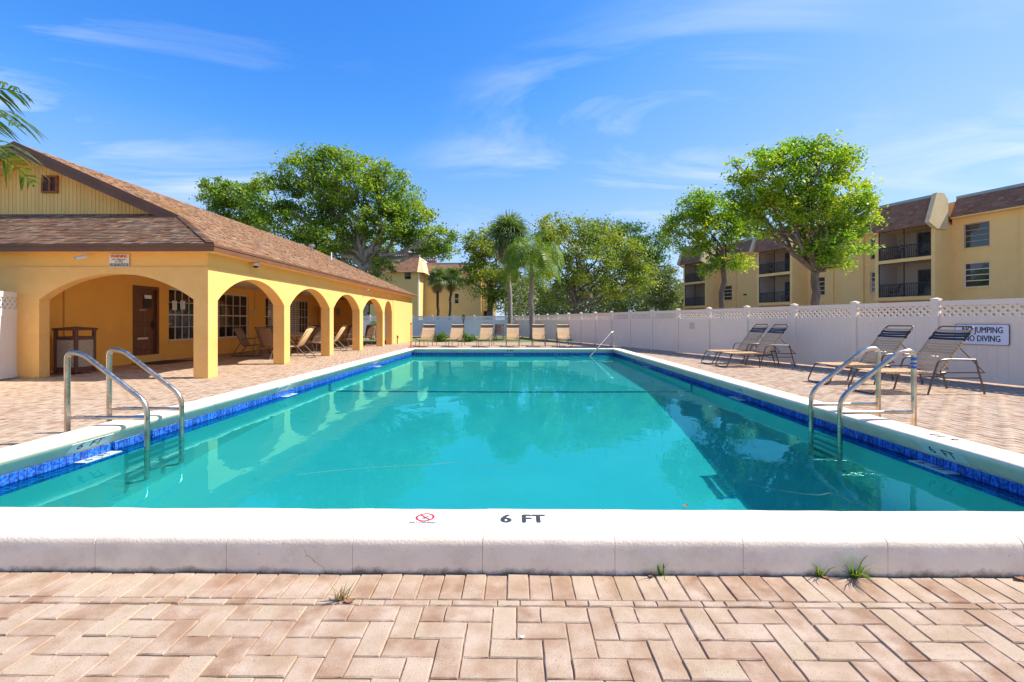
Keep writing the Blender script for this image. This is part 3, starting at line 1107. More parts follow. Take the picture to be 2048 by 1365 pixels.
def window(parent, FM, x0, x1, z0, z1, cols, rows, fm, heavy=(), recess=0.07, fw=0.045, mw=0.018, name='window', glass=None, bars=(), lab=None):
    """framed window in the local plane y = 0 (out is +y): frame with glazing bars, each pane a sub-part"""
    mb = MB(FM)
    y0, y1 = -recess - 0.02, -recess + 0.025
    mb.box(x0, y0, z0, x1, y1, z0 + fw)
    mb.box(x0, y0, z1 - fw, x1, y1, z1)
    mb.box(x0, y0, z0 + fw, x0 + fw, y1, z1 - fw)
    mb.box(x1 - fw, y0, z0 + fw, x1, y1, z1 - fw)
    xs = [x0 + fw + (x1 - x0 - 2 * fw) * i / cols for i in range(cols + 1)]
    zs = [z0 + fw + (z1 - z0 - 2 * fw) * i / rows for i in range(rows + 1)]
    for i in range(1, cols):
        w = mw * (2.6 if i in heavy else 1)
        mb.box(xs[i] - w / 2, y0 + 0.004, z0 + fw, xs[i] + w / 2, y1 - (0 if i in heavy else 0.008), z1 - fw)
    for j in range(1, rows):
        w = mw * (2.2 if j in bars else 1)
        mb.box(x0 + fw, y0 + 0.006, zs[j] - w / 2, x1 - fw, y1 - (0.003 if j in bars else 0.011), zs[j] + w / 2)
    f = mb.build(name, fm, parent)
    if lab:
        f['label'] = lab
    for i in range(cols):
        for j in range(rows):
            p = MB(FM)
            tx, tz = rnd.gauss(0, 0.0008), rnd.gauss(0, 0.0008)
            p.add([(xs[i], y0 + 0.012 + tx, zs[j]), (xs[i + 1], y0 + 0.012 - tx, zs[j]), (xs[i + 1], y0 + 0.012 - tx + tz, zs[j + 1]), (xs[i], y0 + 0.012 + tx + tz, zs[j + 1])], [(0, 1, 2, 3)])
            p.build('pane', glass or M['glass'], f)
    return f


BF = frame((BW, 0, 0), (0, 1, 0), (1, 0, 0))     # back wall: x = world Y, out = +X
WIN = [(14.3, 15.62), (16.3, 18.6), (19.85, 21.5), (22.0, 24.05)]
WZ0, WZ1 = 0.59, 2.25
bw = MB(BF)
holed_wall(bw, CYF + 0.22, 26.4, -0.05, 2.5, -0.2, 0, [(a, b, WZ0, WZ1) for a, b in WIN] + [(12.94, 13.9, -0.05, 2.24), (24.5, 25.7, -0.05, 1.95)])
bw.build('back_wall', M['stucco_in'], club)
for k, (a, b) in enumerate(WIN):
    cols, heavy = ((4, ()), (5, (1,)), (5, (2,)), (6, (3,)))[k]
    w = window(club, BF, a, b, WZ0, WZ1, cols, 4, M['frame_white'], heavy=heavy, bars=(2,))
    s = MB(BF)
    s.box(a - 0.03, -0.02, WZ0 - 0.06, b + 0.03, 0.05, WZ0 - 0.002)
    s.build('sill', M['stucco_band'], w)
    if k >= 2:                                    # louvred blinds inside two of them
        bl = MB(BF)
        b0, b1 = (a + 0.35, b - 0.06) if k == 2 else (a + 0.06, a + 0.95)
        nz = 17
        for j in range(nz):
            z = WZ0 + 0.1 + (WZ1 - WZ0 - 0.2) * j / (nz - 1)
            bl.box(b0, -0.066, z - 0.03, b1, -0.06, z + 0.03)
        bl.build('blind', M['blind'], w)
for (y, z, wd, hh) in ((14.62, 1.72, 0.2, 0.3), (14.98, 1.74, 0.22, 0.28), (20.25, 1.55, 0.22, 0.32), (20.55, 1.55, 0.22, 0.32)):
    pn = MB(BF)
    pn.box(y - wd / 2, -0.058, z - hh / 2, y + wd / 2, -0.055, z + hh / 2)
    tag(pn.build('paper_notice', M['white']), {14.62: 'narrow white paper notice taped inside the office window', 14.98: 'wider white paper notice on the office window, next to the narrow one',
        20.25: 'left paper notice on the louvred window behind the arcade', 20.55: 'right paper notice on the louvred window behind the arcade'}[y], 'notice')
# door
dm = MB(BF)
dm.box(12.94, -0.16, 0.22, 13.02, 0.01, 2.24)
dm.box(13.82, -0.16, 0.22, 13.9, 0.01, 2.24)
dm.box(13.02, -0.16, 2.16, 13.82, 0.01, 2.24)
dr = MB(BF)
dr.box(13.02, -0.12, 0.22, 13.82, -0.08, 2.16)
door = dr.build('door', M['door'], club)
dm.build('frame', M['door'], door)
for i in range(2):
    for (z0, z1) in ((0.36, 0.66), (0.74, 1.08), (1.16, 1.50), (1.58, 2.06)):
        pnl = MB(BF)
        xa_, xb_ = 13.08 + i * 0.35, 13.38 + i * 0.35
        pnl.add([(xa_, -0.079, z0), (xb_, -0.079, z0), (xb_, -0.079, z1), (xa_, -0.079, z1), (xa_ + 0.04, -0.064, z0 + 0.04), (xb_ - 0.04, -0.064, z0 + 0.04), (xb_ - 0.04, -0.064, z1 - 0.04), (xa_ + 0.04, -0.064, z1 - 0.04)],
                [(0, 1, 5, 4), (1, 2, 6, 5), (2, 3, 7, 6), (3, 0, 4, 7), (4, 5, 6, 7)])
        pnl.build('panel', M['door'], door)
hd = MB(BF)
hd.tube([(13.74, -0.08, 1.08), (13.74, -0.01, 1.08)], 0.02)
hd.tube([(13.74, -0.02, 1.08), (13.62, -0.02, 1.08)], 0.014)
hd.box(13.70, -0.08, 0.98, 13.78, -0.07, 1.22)
hd.build('handle', M['black'], door)
MB(BF).box(13.2, -0.08, 0.68, 13.56, -0.058, 0.735).build('mail_slot', M['frame_white'], door)
MB(BF).box(13.26, -0.08, 1.515, 13.5, -0.068, 1.565).build('name_plate', M['frame_bronze'], door)
stp = MB(BF)
stp.box(12.92, -0.2, -0.02, 13.92, 0.06, 0.215)
stp.build('door_step', M['stucco_band'], club)
sg = thing('door_sign', 'dark notice with white heading fixed to the brown wooden door', 'sign')
MB(BF).box(13.42, -0.063, 1.62, 13.70, -0.058, 2.0).build('sign_face', M['dark_metal'], sg)
MB(BF).box(13.43, -0.058, 1.88, 13.69, -0.055, 1.985).build('heading_strip', M['white'], sg)
mt = MB().box(BW + 0.1, 12.75, 0.001, BW + 0.95, 14.1, 0.016).build('door_mat', M['mat_dark'])
tag(mt, 'black doormat lying in front of the brown wooden door', 'mat')
# far end of the arcade: a wall with a passage to the open
ew = MB(frame((0, 26.4, 0), (1, 0, 0), (0, -1, 0)))
holed_wall(ew, -13.2, CX - WT, -0.05, 2.5, -0.2, 0, [(-9.25, CX - WT - 0.5, -0.05, 2.2)])
ew.build('end_wall', M['stucco_in'], club)
alc = MB(BF)
alc.box(24.5, -1.2, -0.05, 25.7, -1.1, 2.3)
alc.build('niche_wall', M['stucco_in'], club)
# gable end walls, floor behind
sh = MB()
sh.box(-19.6, CYF + 0.3, -0.05, BW - 0.25, CYB, 2.5)
sh.build('rear_wing', M['stucco'], club)

# --- roof
EX, EY, EZ = -6.25, 9.42, 2.80                  # eave corner
SL = 0.45
RX = -13.1
RUN = 2.5
RZ = EZ + SL * (EX - RX)
RY0, RY1 = EY + RUN, 28.8
cs = math.sqrt(1 + SL * SL)


def roof_z(x):
    return EZ + SL * (EX - x)


rf = MB()
rf.add([(EX, EY, EZ), (EX, RY1, EZ), (RX, RY1, RZ), (RX, RY0, RZ), (EX - RUN, RY0, EZ + SL * RUN)], [(0, 1, 2, 3, 4)])
wx = 2 * RX - EX
rf.add([(wx, EY, EZ), (wx, RY1, EZ), (RX, RY1, RZ), (RX, RY0, RZ), (wx + RUN, RY0, EZ + SL * RUN)], [(4, 3, 2, 1, 0)])
rf.add([(EX, EY, EZ), (EX - RUN - 0.4, RY0 + 0.4, EZ + SL * (RUN + 0.4)), (wx + RUN, RY0 + 0.4, EZ + SL * (RUN + 0.4)), (wx, EY, EZ)], [(0, 1, 2, 3)])
roof = rf.build('roof', M['shingle'], club)


def shingles(name, O, along, up, rows, m, parent, expo=0.145, wid=(0.11, 0.24), th=0.019, seed=1):
    """rows: list of (a0, a1) extents along for each course, courses stepping up the slope"""
    r = np.random.RandomState(seed)
    O, A_, U_ = np.array(O), np.array(along, float), np.array(up, float)
    Nn = np.cross(A_, U_)
    if Nn[2] < 0:
        Nn = -Nn
    Vs = []
    for k, (a0, a1) in enumerate(rows):
        a = a0 - (r.rand() * 0.2 if k else 0)
        while a < a1:
            w = r.uniform(*wid)
            b = min(a + w, a1)
            aa = max(a, a0)
            if b - aa > 0.02:
                t = th * (1 if r.rand() < 0.6 else 0.45)
                d = r.uniform(-0.006, 0.004)
                c = [(aa, k * expo + d, t), (b - 0.004, k * expo + d, t), (b - 0.004, (k + 1) * expo + 0.01, 0.0015), (aa, (k + 1) * expo + 0.01, 0.0015), (aa, k * expo + d, -0.002), (b - 0.004, k * expo + d, -0.002)]
                Vs.append([O + A_ * p[0] + U_ * p[1] + Nn * p[2] for p in c])
            a += w
    V = np.array(Vs)
    base = np.array([[0, 1, 2, 3], [4, 5, 1, 0], [4, 0, 3, 3], [5, 2, 1, 1]])
    q = np.array([[0, 1, 2, 3], [4, 5, 1, 0]])
    Q = (q[None] + (np.arange(len(V)) * 6)[:, None, None]).reshape(-1, 4)
    o_ = link(name, np_mesh(name, V.reshape(-1, 3), Q, m), parent)
    tag(o_, kind='stuff')
    return o_


expo = 0.145
upx = (-1 / cs, 0, SL / cs)
rows = []
k = 0
while (k + 1) * expo < (EX - RX) * cs:
    run_ = k * expo / cs
    rows.append(((run_ if run_ < RUN else RUN), RY1 - EY))
    k += 1
shingles('shingle', (EX, EY, EZ + 0.004), (0, 1, 0), upx, rows, M['shingle'], roof, seed=2)
upy = (0, 1 / cs, SL / cs)
rows = []
k = 0
while (k + 1) * expo < (RUN + 0.4) * cs:
    run_ = k * expo / cs
    rows.append((run_ + 0.02, 10.5))
    k += 1
shingles('shingle', (EX, EY, EZ + 0.004), (-1, 0, 0), upy, rows, M['shingle'], roof, seed=3)
# hip caps
hv = Vector((-RUN, RUN, SL * RUN))
hl = hv.length
hv.normalize()
for k in range(int(hl / 0.17)):
    p = Vector((EX, EY, EZ + 0.042)) + hv * (k * 0.17)
    q_ = p + hv * 0.2 + Vector((0, 0, -0.010))
    l1, l2 = Vector((-0.13, 0.0, -0.0)), Vector((0.0, 0.13, 0.0))
    hc = MB()
    dn = Vector((0, 0, 0.012))
    e1 = Vector((-0.15, -0.0, 0.0))
    hc.add([p + dn, p + Vector((-0.15, 0.0, 0.008)), q_ + Vector((-0.15, 0.0, 0.0)), q_, p + Vector((0.0, 0.15, 0.008)), q_ + Vector((0.0, 0.15, 0.0)),
            p - Vector((0, 0, 0.02)), p + Vector((-0.15, 0, -0.012)), p + Vector((0, 0.15, -0.012))],
           [(0, 1, 2, 3), (0, 3, 5, 4), (0, 6, 7, 1), (0, 4, 8, 6)])
    hc.build('hip_cap', M['shingle'], roof)
# fascias: a board with a drip edge strip above it
fa = MB()
fa.box(-19.9, EY - 0.03, 2.65, EX + 0.03, EY, 2.79)
fa.box(EX, EY + 0.001, 2.65, EX + 0.03, RY1, 2.79)
fa.box(-19.9, EY - 0.045, 2.752, EX + 0.045, EY - 0.031, 2.802)
fa.box(EX + 0.031, EY - 0.03, 2.752, EX + 0.045, RY1, 2.802)
fa.build('fascia', M['fascia'], club)
so = MB()
so.box(CX - 0.04, EY + 0.001, 2.66, EX - 0.001, RY1 - 0.02, 2.69)
so.box(-19.9, EY + 0.001, 2.66, CX - 0.04, CYF + 0.04, 2.69)
so.build('soffit', M['stucco_band'], club)
# rakes of the front gable
for sgn in (1, -1):
    rk = MB()
    xe = RX + sgn * (EX - RUN - RX)
    ze = EZ + SL * RUN
    for (dy, t0, t1) in ((-0.05, -0.30, -0.10), (-0.075, -0.115, 0.02)):
        poly = [(RX, RZ + t0), (xe + sgn * 0.12, ze - 0.05 + t0 * 0.9), (xe + sgn * 0.12, ze - 0.05 + t1), (RX, RZ + t1)]
        rk.prism(poly, RY0 + dy, RY0 + dy + 0.04)
    rk.build('rake_board', M['fascia'], club)
# far gable rake
for sgn in (1, -1):
    rk = MB()
    xe = RX + sgn * (EX - RX)
    rk.prism([(RX, RZ - 0.2), (xe, EZ - 0.17), (xe, EZ + 0.01), (RX, RZ + 0.01)], RY1, RY1 + 0.03)
    rk.build('rake_board', M['fascia'], club)
fg = MB()
fg.add([(EX + 0.3 - 0.6, CYB - 0.1, 2.6), (wx + 0.3, CYB - 0.1, 2.6), (RX, CYB - 0.1, RZ - 0.12)], [(0, 1, 2)])
fg.build('far_gable', M['stucco'], club)
# gable wall of vertical boards, soffit behind the rake
GY = 12.42
gz0 = EZ + SL * (GY - EY) - 0.02
gb = MB()
for sgn in (1, -1):
    gb.add([(RX, RY0 - 0.04, RZ - 0.27), (RX + sgn * 4.6, RY0 - 0.04, RZ - 0.27 - SL * 4.6), (RX + sgn * 4.6, GY + 0.05, RZ - 0.27 - SL * 4.6), (RX, GY + 0.05, RZ - 0.27)], [(0, 1, 2, 3)])
gb.build('gable_soffit', M['stucco_band'], club)
gw = MB()
gw.add([(RX - 4.2, GY + 0.03, gz0), (RX + 4.2, GY + 0.03, gz0), (RX, GY + 0.03, RZ - 0.26)], [(0, 1, 2)])
gw.build('gable_backing', M['siding'], club)
BWD = 0.104
x = -14.6
vent = (-12.93, -12.49, 4.70, 5.17)
while x < RX + 4.1:
    x1 = x + BWD
    za = RZ - 0.275 - SL * abs(x - RX)
    zb = RZ - 0.275 - SL * abs(x1 - RX)
    if min(za, zb) > gz0 + 0.02:
        b = MB()
        b.prism([(x + 0.005, gz0), (x1 - 0.005, gz0), (x1 - 0.005, zb), (x + 0.005, za)], GY, GY + 0.02)
        b.build('board', M['siding'], club)
    x = x1
vf = frame((0, GY, 0), (1, 0, 0), (0, -1, 0))
M['vent_wood'] = mat('vent_wood', (0.38, 0.13, 0.035), (0.28, 0.09, 0.03), scale=8, rough=0.7)
M['vent_dark'] = mat('vent_screen', (0.06, 0.025, 0.02), (0.10, 0.045, 0.035), scale=6, rough=0.8)
window(club, vf, *vent, 2, 1, M['vent_wood'], recess=-0.03, fw=0.05, mw=0.04, name='gable_vent', glass=M['vent_dark'])
# roof fittings
v1 = at(612, 487, 25.0)
rv = MB()
vx, vy = -11.4, 25.5
rv.lathe([(0.07, -0.1), (0.07, 0.22), (0.17, 0.24), (0.17, 0.34), (0.05, 0.42), (0, 0.42)], (vx, vy, roof_z(vx)), 12)
rv.build('roof_vent', M['steel'], roof, smooth=True)
rp = MB()
rp.tube([(-10.2, 25.2, roof_z(-10.2) - 0.05), (-10.2, 25.2, roof_z(-10.2) + 0.42)], 0.035)
rp.build('vent_pipe', M['white'], roof, smooth=True)
# conduit, boxes on the walls
cd = MB()
cd.tube([(BW + 0.02, 10.95, 2.5), (BW + 0.02, 10.95, 0.4)], 0.012, 6)
cd.tube([(BW + 0.02, 19.0, 2.45), (BW + 0.02, 19.0, 1.6)], 0.012, 6)
cd.build('conduit', M['pipe'], club)
MB().box(BW, 18.92, 1.48, BW + 0.05, 19.06, 1.66).build('switch_box', M['frame_white'], club)
wl = MB()
wl.box(-10.35, 26.28, 1.55, -10.2, 26.4, 1.95)
wl.build('wall_lamp', M['frame_bronze'], club)
# gate leaf at the end of the passage
gt = thing('passage_gate', 'dark barred gate standing at the far end of the arcade', 'gate')
bars = MB()
bars.box(-7.78, 26.5, 0.05, -7.73, 26.54, 2.1)
bars.box(-7.12, 26.5, 0.05, -7.07, 26.54, 2.1)
bars.box(-7.73, 26.5, 2.05, -7.12, 26.54, 2.1)
bars.box(-7.73, 26.5, 0.05, -7.12, 26.54, 0.1)
bars.build('gate_frame', M['dark_metal'], gt)
for k in range(6):
    b = MB()
    b.box(-7.66 + k * 0.09, 26.51, 0.1, -7.64 + k * 0.09, 26.53, 2.05)
    b.build('bar', M['dark_metal'], gt)
# ceiling fans
for (fx, fy, lab) in ((-8.7, 17.6, 'brown ceiling fan hanging under the first side arch of the arcade'), (-8.6, 22.6, 'brown ceiling fan hanging under the third side arch of the arcade')):
    fn = thing('ceiling_fan', lab, 'fan', (fx, fy, 2.5), group='arcade ceiling fans')
    MB().lathe([(0.015, 0), (0.015, -0.12), (0.09, -0.13), (0.1, -0.2), (0.06, -0.23), (0, -0.23)], n=14).build('motor', M['bin_frame'], fn, smooth=True)
    for k in range(5):
        b = MB(Matrix.Rotation(k * 2 * math.pi / 5, 4, 'Z'))
        b.box(0.1, -0.06, -0.185, 0.62, 0.06, -0.175)
        b.build('blade', M['bin_frame'], fn)
# cameras under the eaves
def dome_camera(loc, lab):
    c = thing('security_camera', lab, 'camera', loc, group='cameras under the clubhouse eaves')
    MB().lathe([(0, 0.05), (0.075, 0.05), (0.085, 0.03), (0.085, -0.02), (0.07, -0.03)], n=16).build('housing', M['camera_white'], c, smooth=True)
    MB().lathe([(0.062, -0.03), (0.055, -0.06), (0.03, -0.08), (0.0, -0.085)], n=14).build('lens', M['black'], c, smooth=True)
dome_camera((CX + 0.1, 11.25, 2.6), 'white dome camera with dark lens above the first side arch')
def bullet_camera(loc, d, lab):
    c = thing('security_camera', lab, 'camera', loc, group='cameras under the clubhouse eaves')
    d = Vector(d).normalized()
    MB().tube([(0, 0, 0.09), (0, 0, 0.03), d * 0.05], 0.014, 8).build('bracket', M['camera_white'], c, smooth=True)
    MB().tube([-d * 0.04, d * 0.15], 0.038, 12).build('housing', M['camera_white'], c, smooth=True)
    MB().tube([d * 0.15, d * 0.156], 0.03, 12).build('lens', M['black'], c, smooth=True)
bullet_camera((-9.05, CYF - 0.11, 2.56), (-0.6, -0.6, -0.25), 'white bullet camera under the front eave left of the warning sign')
bullet_camera((CX + 0.12, 19.5, 2.56), (0.7, -0.3, -0.3), 'white bullet camera under the side eave above the fourth arch')
# warning sign on the front frieze
wsn = thing('warning_sign', 'cream WARNING sign about no lifeguard on the frieze over the front arch', 'sign', (-8.42, CYF + 0.012, 2.50))
SF = Matrix.Identity(4)
pl = MB()
pl.box(-0.215, -0.008, -0.135, 0.215, 0, 0.135)
pl.build('sign_face', M['cream_sign'], wsn, bevel=0.003)
def wtext(body, size, z, m, bold=0.0, sx=1.0, x=0.0, shear=0):
    return text(body, size, plane_frame((x, -0.0105, z), (1, 0, 0), (0, 0, 1)), m, 'lettering', wsn, bold, sx, shear=shear)
wtext('WARNING', 0.085, 0.083, M['ink_red'], 0.035, 0.88)
wtext('No Lifeguard', 0.058, 0.018, M['ink'], 0.004, 0.9)
wtext('on Duty', 0.058, -0.03, M['ink'], 0.004, 0.9)
bb = MB()
bb.box(-0.2, -0.0095, -0.125, 0.2, -0.008, -0.075)
for k in range(7):
    bb.prism([(-0.2 + k * 0.0571, -0.0752), (-0.2 + (k + 1) * 0.0571, -0.0752), (-0.2 + (k + 0.5) * 0.0571 + 0.02, -0.062)], -0.0095, -0.008)
bb.build('wave_band', M['ink_blue'], wsn)
wtext('SWIM AT OWN RISK', 0.04, -0.1, M['white'], 0.02, 1.0, shear=0.2)
# trash bin, turned so that a corner faces the pool
tb = thing('trash_bin', 'brown trash bin with speckled stone panels standing against the front wall', 'trash bin', (-10.27, 10.6, 0), R(1))
S_ = 0.228
fr = MB()
for sx_ in (-1, 1):
    for sy_ in (-1, 1):
        fr.box(sx_ * S_ - 0.03, sy_ * S_ - 0.03, 0.03, sx_ * S_ + 0.03, sy_ * S_ + 0.03, 1.02)
for z0, z1 in ((0.05, 0.16), (0.78, 0.86)):
    fr.box(-S_ + 0.03, -S_ - 0.018, z0, S_ - 0.03, -S_ + 0.018, z1)
    fr.box(-S_ + 0.03, S_ - 0.018, z0, S_ - 0.03, S_ + 0.018, z1)
    fr.box(-S_ - 0.018, -S_ + 0.03, z0, -S_ + 0.018, S_ - 0.03, z1)
    fr.box(S_ - 0.018, -S_ + 0.03, z0, S_ + 0.018, S_ - 0.03, z1)
fr.build('bin_frame', M['bin_frame'], tb, bevel=0.008)
for k in range(4):
    p = MB(Matrix.Rotation(k * math.pi / 2, 4, 'Z'))
    p.box(-S_ + 0.03, -S_ - 0.01, 0.16, S_ - 0.03, -S_ + 0.01, 0.78)
    p.build('stone_panel', M['aggregate'], tb)
ld = MB()
ld.box(-S_ - 0.05, -S_ - 0.05, 1.0, S_ + 0.05, S_ + 0.05, 1.05)
ld.add([(-S_ - 0.05, -S_ - 0.05, 1.051), (S_ + 0.05, -S_ - 0.05, 1.051), (S_ + 0.05, S_ + 0.05, 1.051), (-S_ - 0.05, S_ + 0.05, 1.051), (0, 0, 1.09)], [(0, 1, 4), (1, 2, 4), (2, 3, 4), (3, 0, 4)])
ld.build('lid', M['bin_frame'], tb, bevel=0.006)
MB().box(-S_ + 0.02, -S_ + 0.02, 0.1, S_ - 0.02, S_ - 0.02, 0.8).build('liner', M['black'], tb)
# ------------------------------------------------------------------ white vinyl fences
def clip_poly(poly, x0, x1, z0, z1):
    for ax, lim, keep in ((0, x0, 1), (0, x1, -1), (1, z0, 1), (1, z1, -1)):
        out = []
        for i in range(len(poly)):
            p, q = poly[i], poly[(i + 1) % len(poly)]
            dp, dq = (p[ax] - lim) * keep, (q[ax] - lim) * keep
            if dp >= 0:
                out.append(p)
            if dp * dq < 0:
                t = dp / (dp - dq)
                out.append((p[0] + t * (q[0] - p[0]), p[1] + t * (q[1] - p[1])))
        poly = out
        if len(poly) < 3:
            return None
    return poly


def lattice_mesh(L_, h, pitch=0.132, w=0.044):
    mb = MB()
    k = w / math.sqrt(2)
    for s in (1, -1):
        n = int((L_ + h) / pitch) + 3
        for i in range(-2, n + 2):
            x = i * pitch - (h if s > 0 else 0) + 0.03
            xb, xt = (x, x + h) if s > 0 else (x + h, x)
            poly = clip_poly([(xb - k, 0), (xb + k, 0), (xt + k, h), (xt - k, h)], 0, L_, 0, h)
            if poly:
                y = (0.0, 0.006) if s > 0 else (0.0062, 0.012)
                mb.prism(poly, *y)
    return mb


PL = 1.687
POST_H, RAIL_T = 1.66, 1.645
M['vinyl_cap'] = M['vinyl']
lat = lattice_mesh(PL - 0.12, 0.225)
lat_me = lat.mesh('lattice')
lat_me.materials.append(M['vinyl'])
post = MB().box(-0.063, -0.063, -0.05, 0.063, 0.063, POST_H)
post_me = post.mesh('post')
post_me.materials.append(M['vinyl'])
capm = MB()
capm.box(-0.074, -0.074, POST_H, 0.074, 0.074, POST_H + 0.022)
capm.add([(-0.066, -0.066, POST_H + 0.022), (0.066, -0.066, POST_H + 0.022), (0.066, 0.066, POST_H + 0.022), (-0.066, 0.066, POST_H + 0.022), (0, 0, POST_H + 0.05)], [(0, 1, 4), (1, 2, 4), (2, 3, 4), (3, 0, 4)])
cap_me = capm.mesh('post_cap')
cap_me.materials.append(M['vinyl'])
a0, a1 = 0.06, PL - 0.06
def rail_mesh(name, z0, z1, th=0.022):
    m_ = MB().box(a0, -th, z0, a1, th, z1).mesh(name)
    m_.materials.append(M['vinyl'])
    return m_
rail_me = {'top_rail': rail_mesh('top_rail', 1.535, 1.635), 'mid_rail': rail_mesh('mid_rail', 1.185, 1.312), 'bottom_rail': rail_mesh('bottom_rail', 0.03, 0.125)}
NB = 10
bw_ = (a1 - a0) / NB
board_me = MB().box(0.002, -0.011, 0.0, bw_ - 0.002, 0.011, 1.06).mesh('board')
board_me.materials.append(M['vinyl'])
tongue_me = MB().box(a0, -0.007, 0.125, a1, 0.007, 1.185).mesh('backing')
tongue_me.materials.append(M['vinyl'])
bm_ = MB()
for k in range(NB):
    bm_.box(a0 + k * bw_ + 0.002, -0.011, 0.125, a0 + (k + 1) * bw_ - 0.002, 0.011, 1.185)
boards_me = bm_.mesh('board')
boards_me.materials.append(M['vinyl'])


def fence(name, label, P0, d, n0, n1, detail, last_post=True, zs=1.0, cat='fence', mt=None):
    """panels n0..n1-1 from P0 along the unit vector d; panels in `detail` get single boards"""
    t = thing(name, label, cat, (0, 0, 0))
    d = Vector((d[0], d[1], 0)).normalized()
    ang = math.atan2(d.y, d.x)

    def put(nm, me, p, z=0, par=t):
        o = link(nm, me, par)
        o.location = (p.x, p.y, z)
        o.rotation_euler = (0, 0, ang)
        o.scale = (1, 1, zs)
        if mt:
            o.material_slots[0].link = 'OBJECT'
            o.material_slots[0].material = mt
        return o
    for i in range(n0, n1 + 1):
        p = Vector((P0[0], P0[1], 0)) + d * (PL * i)
        if i < n1 or last_post:
            po = put('post', post_me, p)
            cp = link('post_cap', cap_me, po)
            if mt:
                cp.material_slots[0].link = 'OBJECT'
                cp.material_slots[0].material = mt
        if i == n1:
            break
        for nm, me in rail_me.items():
            put(nm, me, p)
        lo = put('lattice', lat_me, p + d * 0.06 + Vector((-d.y, d.x, 0)) * -0.006, 1.311 * zs)
        lo['kind'] = 'stuff'
        if i in detail:
            put('backing', tongue_me, p)
            for k in range(NB):
                b = put('board', board_me, p + d * (a0 + k * bw_), 0.125 * zs)
        else:
            tag(put('board', boards_me, p), kind='stuff')
            put('backing', tongue_me, p)
    return t


FD = Vector((-0.523, 1.604, 0)).normalized()
FP = Vector((8.82, 9.79, 0))
fence('lattice_fence', 'long white vinyl fence with lattice top along the right side of the deck', FP, FD, -3, 17, range(-2, 5), mt=M['vinyl_bounce'])
corner = FP + FD * PL * 17
fence('lattice_fence', 'white vinyl lattice fence across the far end behind the row of loungers', corner + Vector((-PL * 8, 0.0, 0)), (1, 0, 0), 0, 8, [], last_post=False)
fence('lattice_fence', 'low white lattice fence seen through the last clubhouse arches', (-22.5, 37.6), (1, 0, 0), 0, 4, [])
gd = Vector((0.26, -0.84, 0)).normalized()
fence('lattice_fence', 'tall white vinyl fence at the left edge of the deck beside the front arch', (-10.79, 10.2), (gd.x, gd.y), 0, 4, range(0, 3), zs=1.115)

# fittings on the fence
dn = Vector((-FD.y, FD.x, 0))                      # towards the pool
if dn.x > 0:
    dn = -dn
def on_fence(px):
    """distance along the right fence at which the photograph's column px meets it"""
    u = (px - 1034) / F
    return (u * FP.y - FP.x) / (FD.x - u * FD.y)
s0, s1 = on_fence(2010), on_fence(1903)
c = FP + FD * ((s0 + s1) / 2) + dn * 0.036
w = abs(s1 - s0)
zc = (at(1956, 669.5, c.y).z)
hh = 0.2
ns = thing('no_jumping_sign', 'white sign with navy letters NO JUMPING NO DIVING on the right fence', 'sign', (c.x, c.y, zc), math.atan2(-FD.y, -FD.x))
# local: x towards the viewer's right along the fence, y away from the pool
rr, pts = 0.03, []
for (cx_, cz_, a_) in ((w / 2 - rr, hh - rr, 0), (-w / 2 + rr, hh - rr, 90), (-w / 2 + rr, -hh + rr, 180), (w / 2 - rr, -hh + rr, 270)):
    for k in range(6):
        q = R(a_ + k * 18)
        pts.append((cx_ + rr * math.cos(q), cz_ + rr * math.sin(q)))
MB().prism(pts, 0, 0.006).build('sign_face', M['ink_blue'], ns)
MB().prism([(x * 0.978, z * 0.958) for x, z in pts], -0.0012, 0).build('white_field', M['sign_white'], ns)
for body, z in (('NO JUMPING', 0.083), ('NO DIVING', -0.083)):
    text(body, 0.165, plane_frame((0.015, -0.0025, z), (1, 0, 0), (0, 0, 1)), M['ink_blue'], 'lettering', ns, 0.022, w / 1.36 * 1.05)
s_ = on_fence(1383)
c = FP + FD * s_ + dn * 0.02
bx = MB().box(-0.115, -0.012, -0.115, 0.115, 0.012, 0.115).build('cover_plate', M['beige'])
bx.location = (c.x, c.y, at(1383, 652, c.y).z)
bx.rotation_euler = (0, 0, math.atan2(FD.y, FD.x))
tag(bx, 'small square beige cover plate fixed to the right fence', 'cover plate')
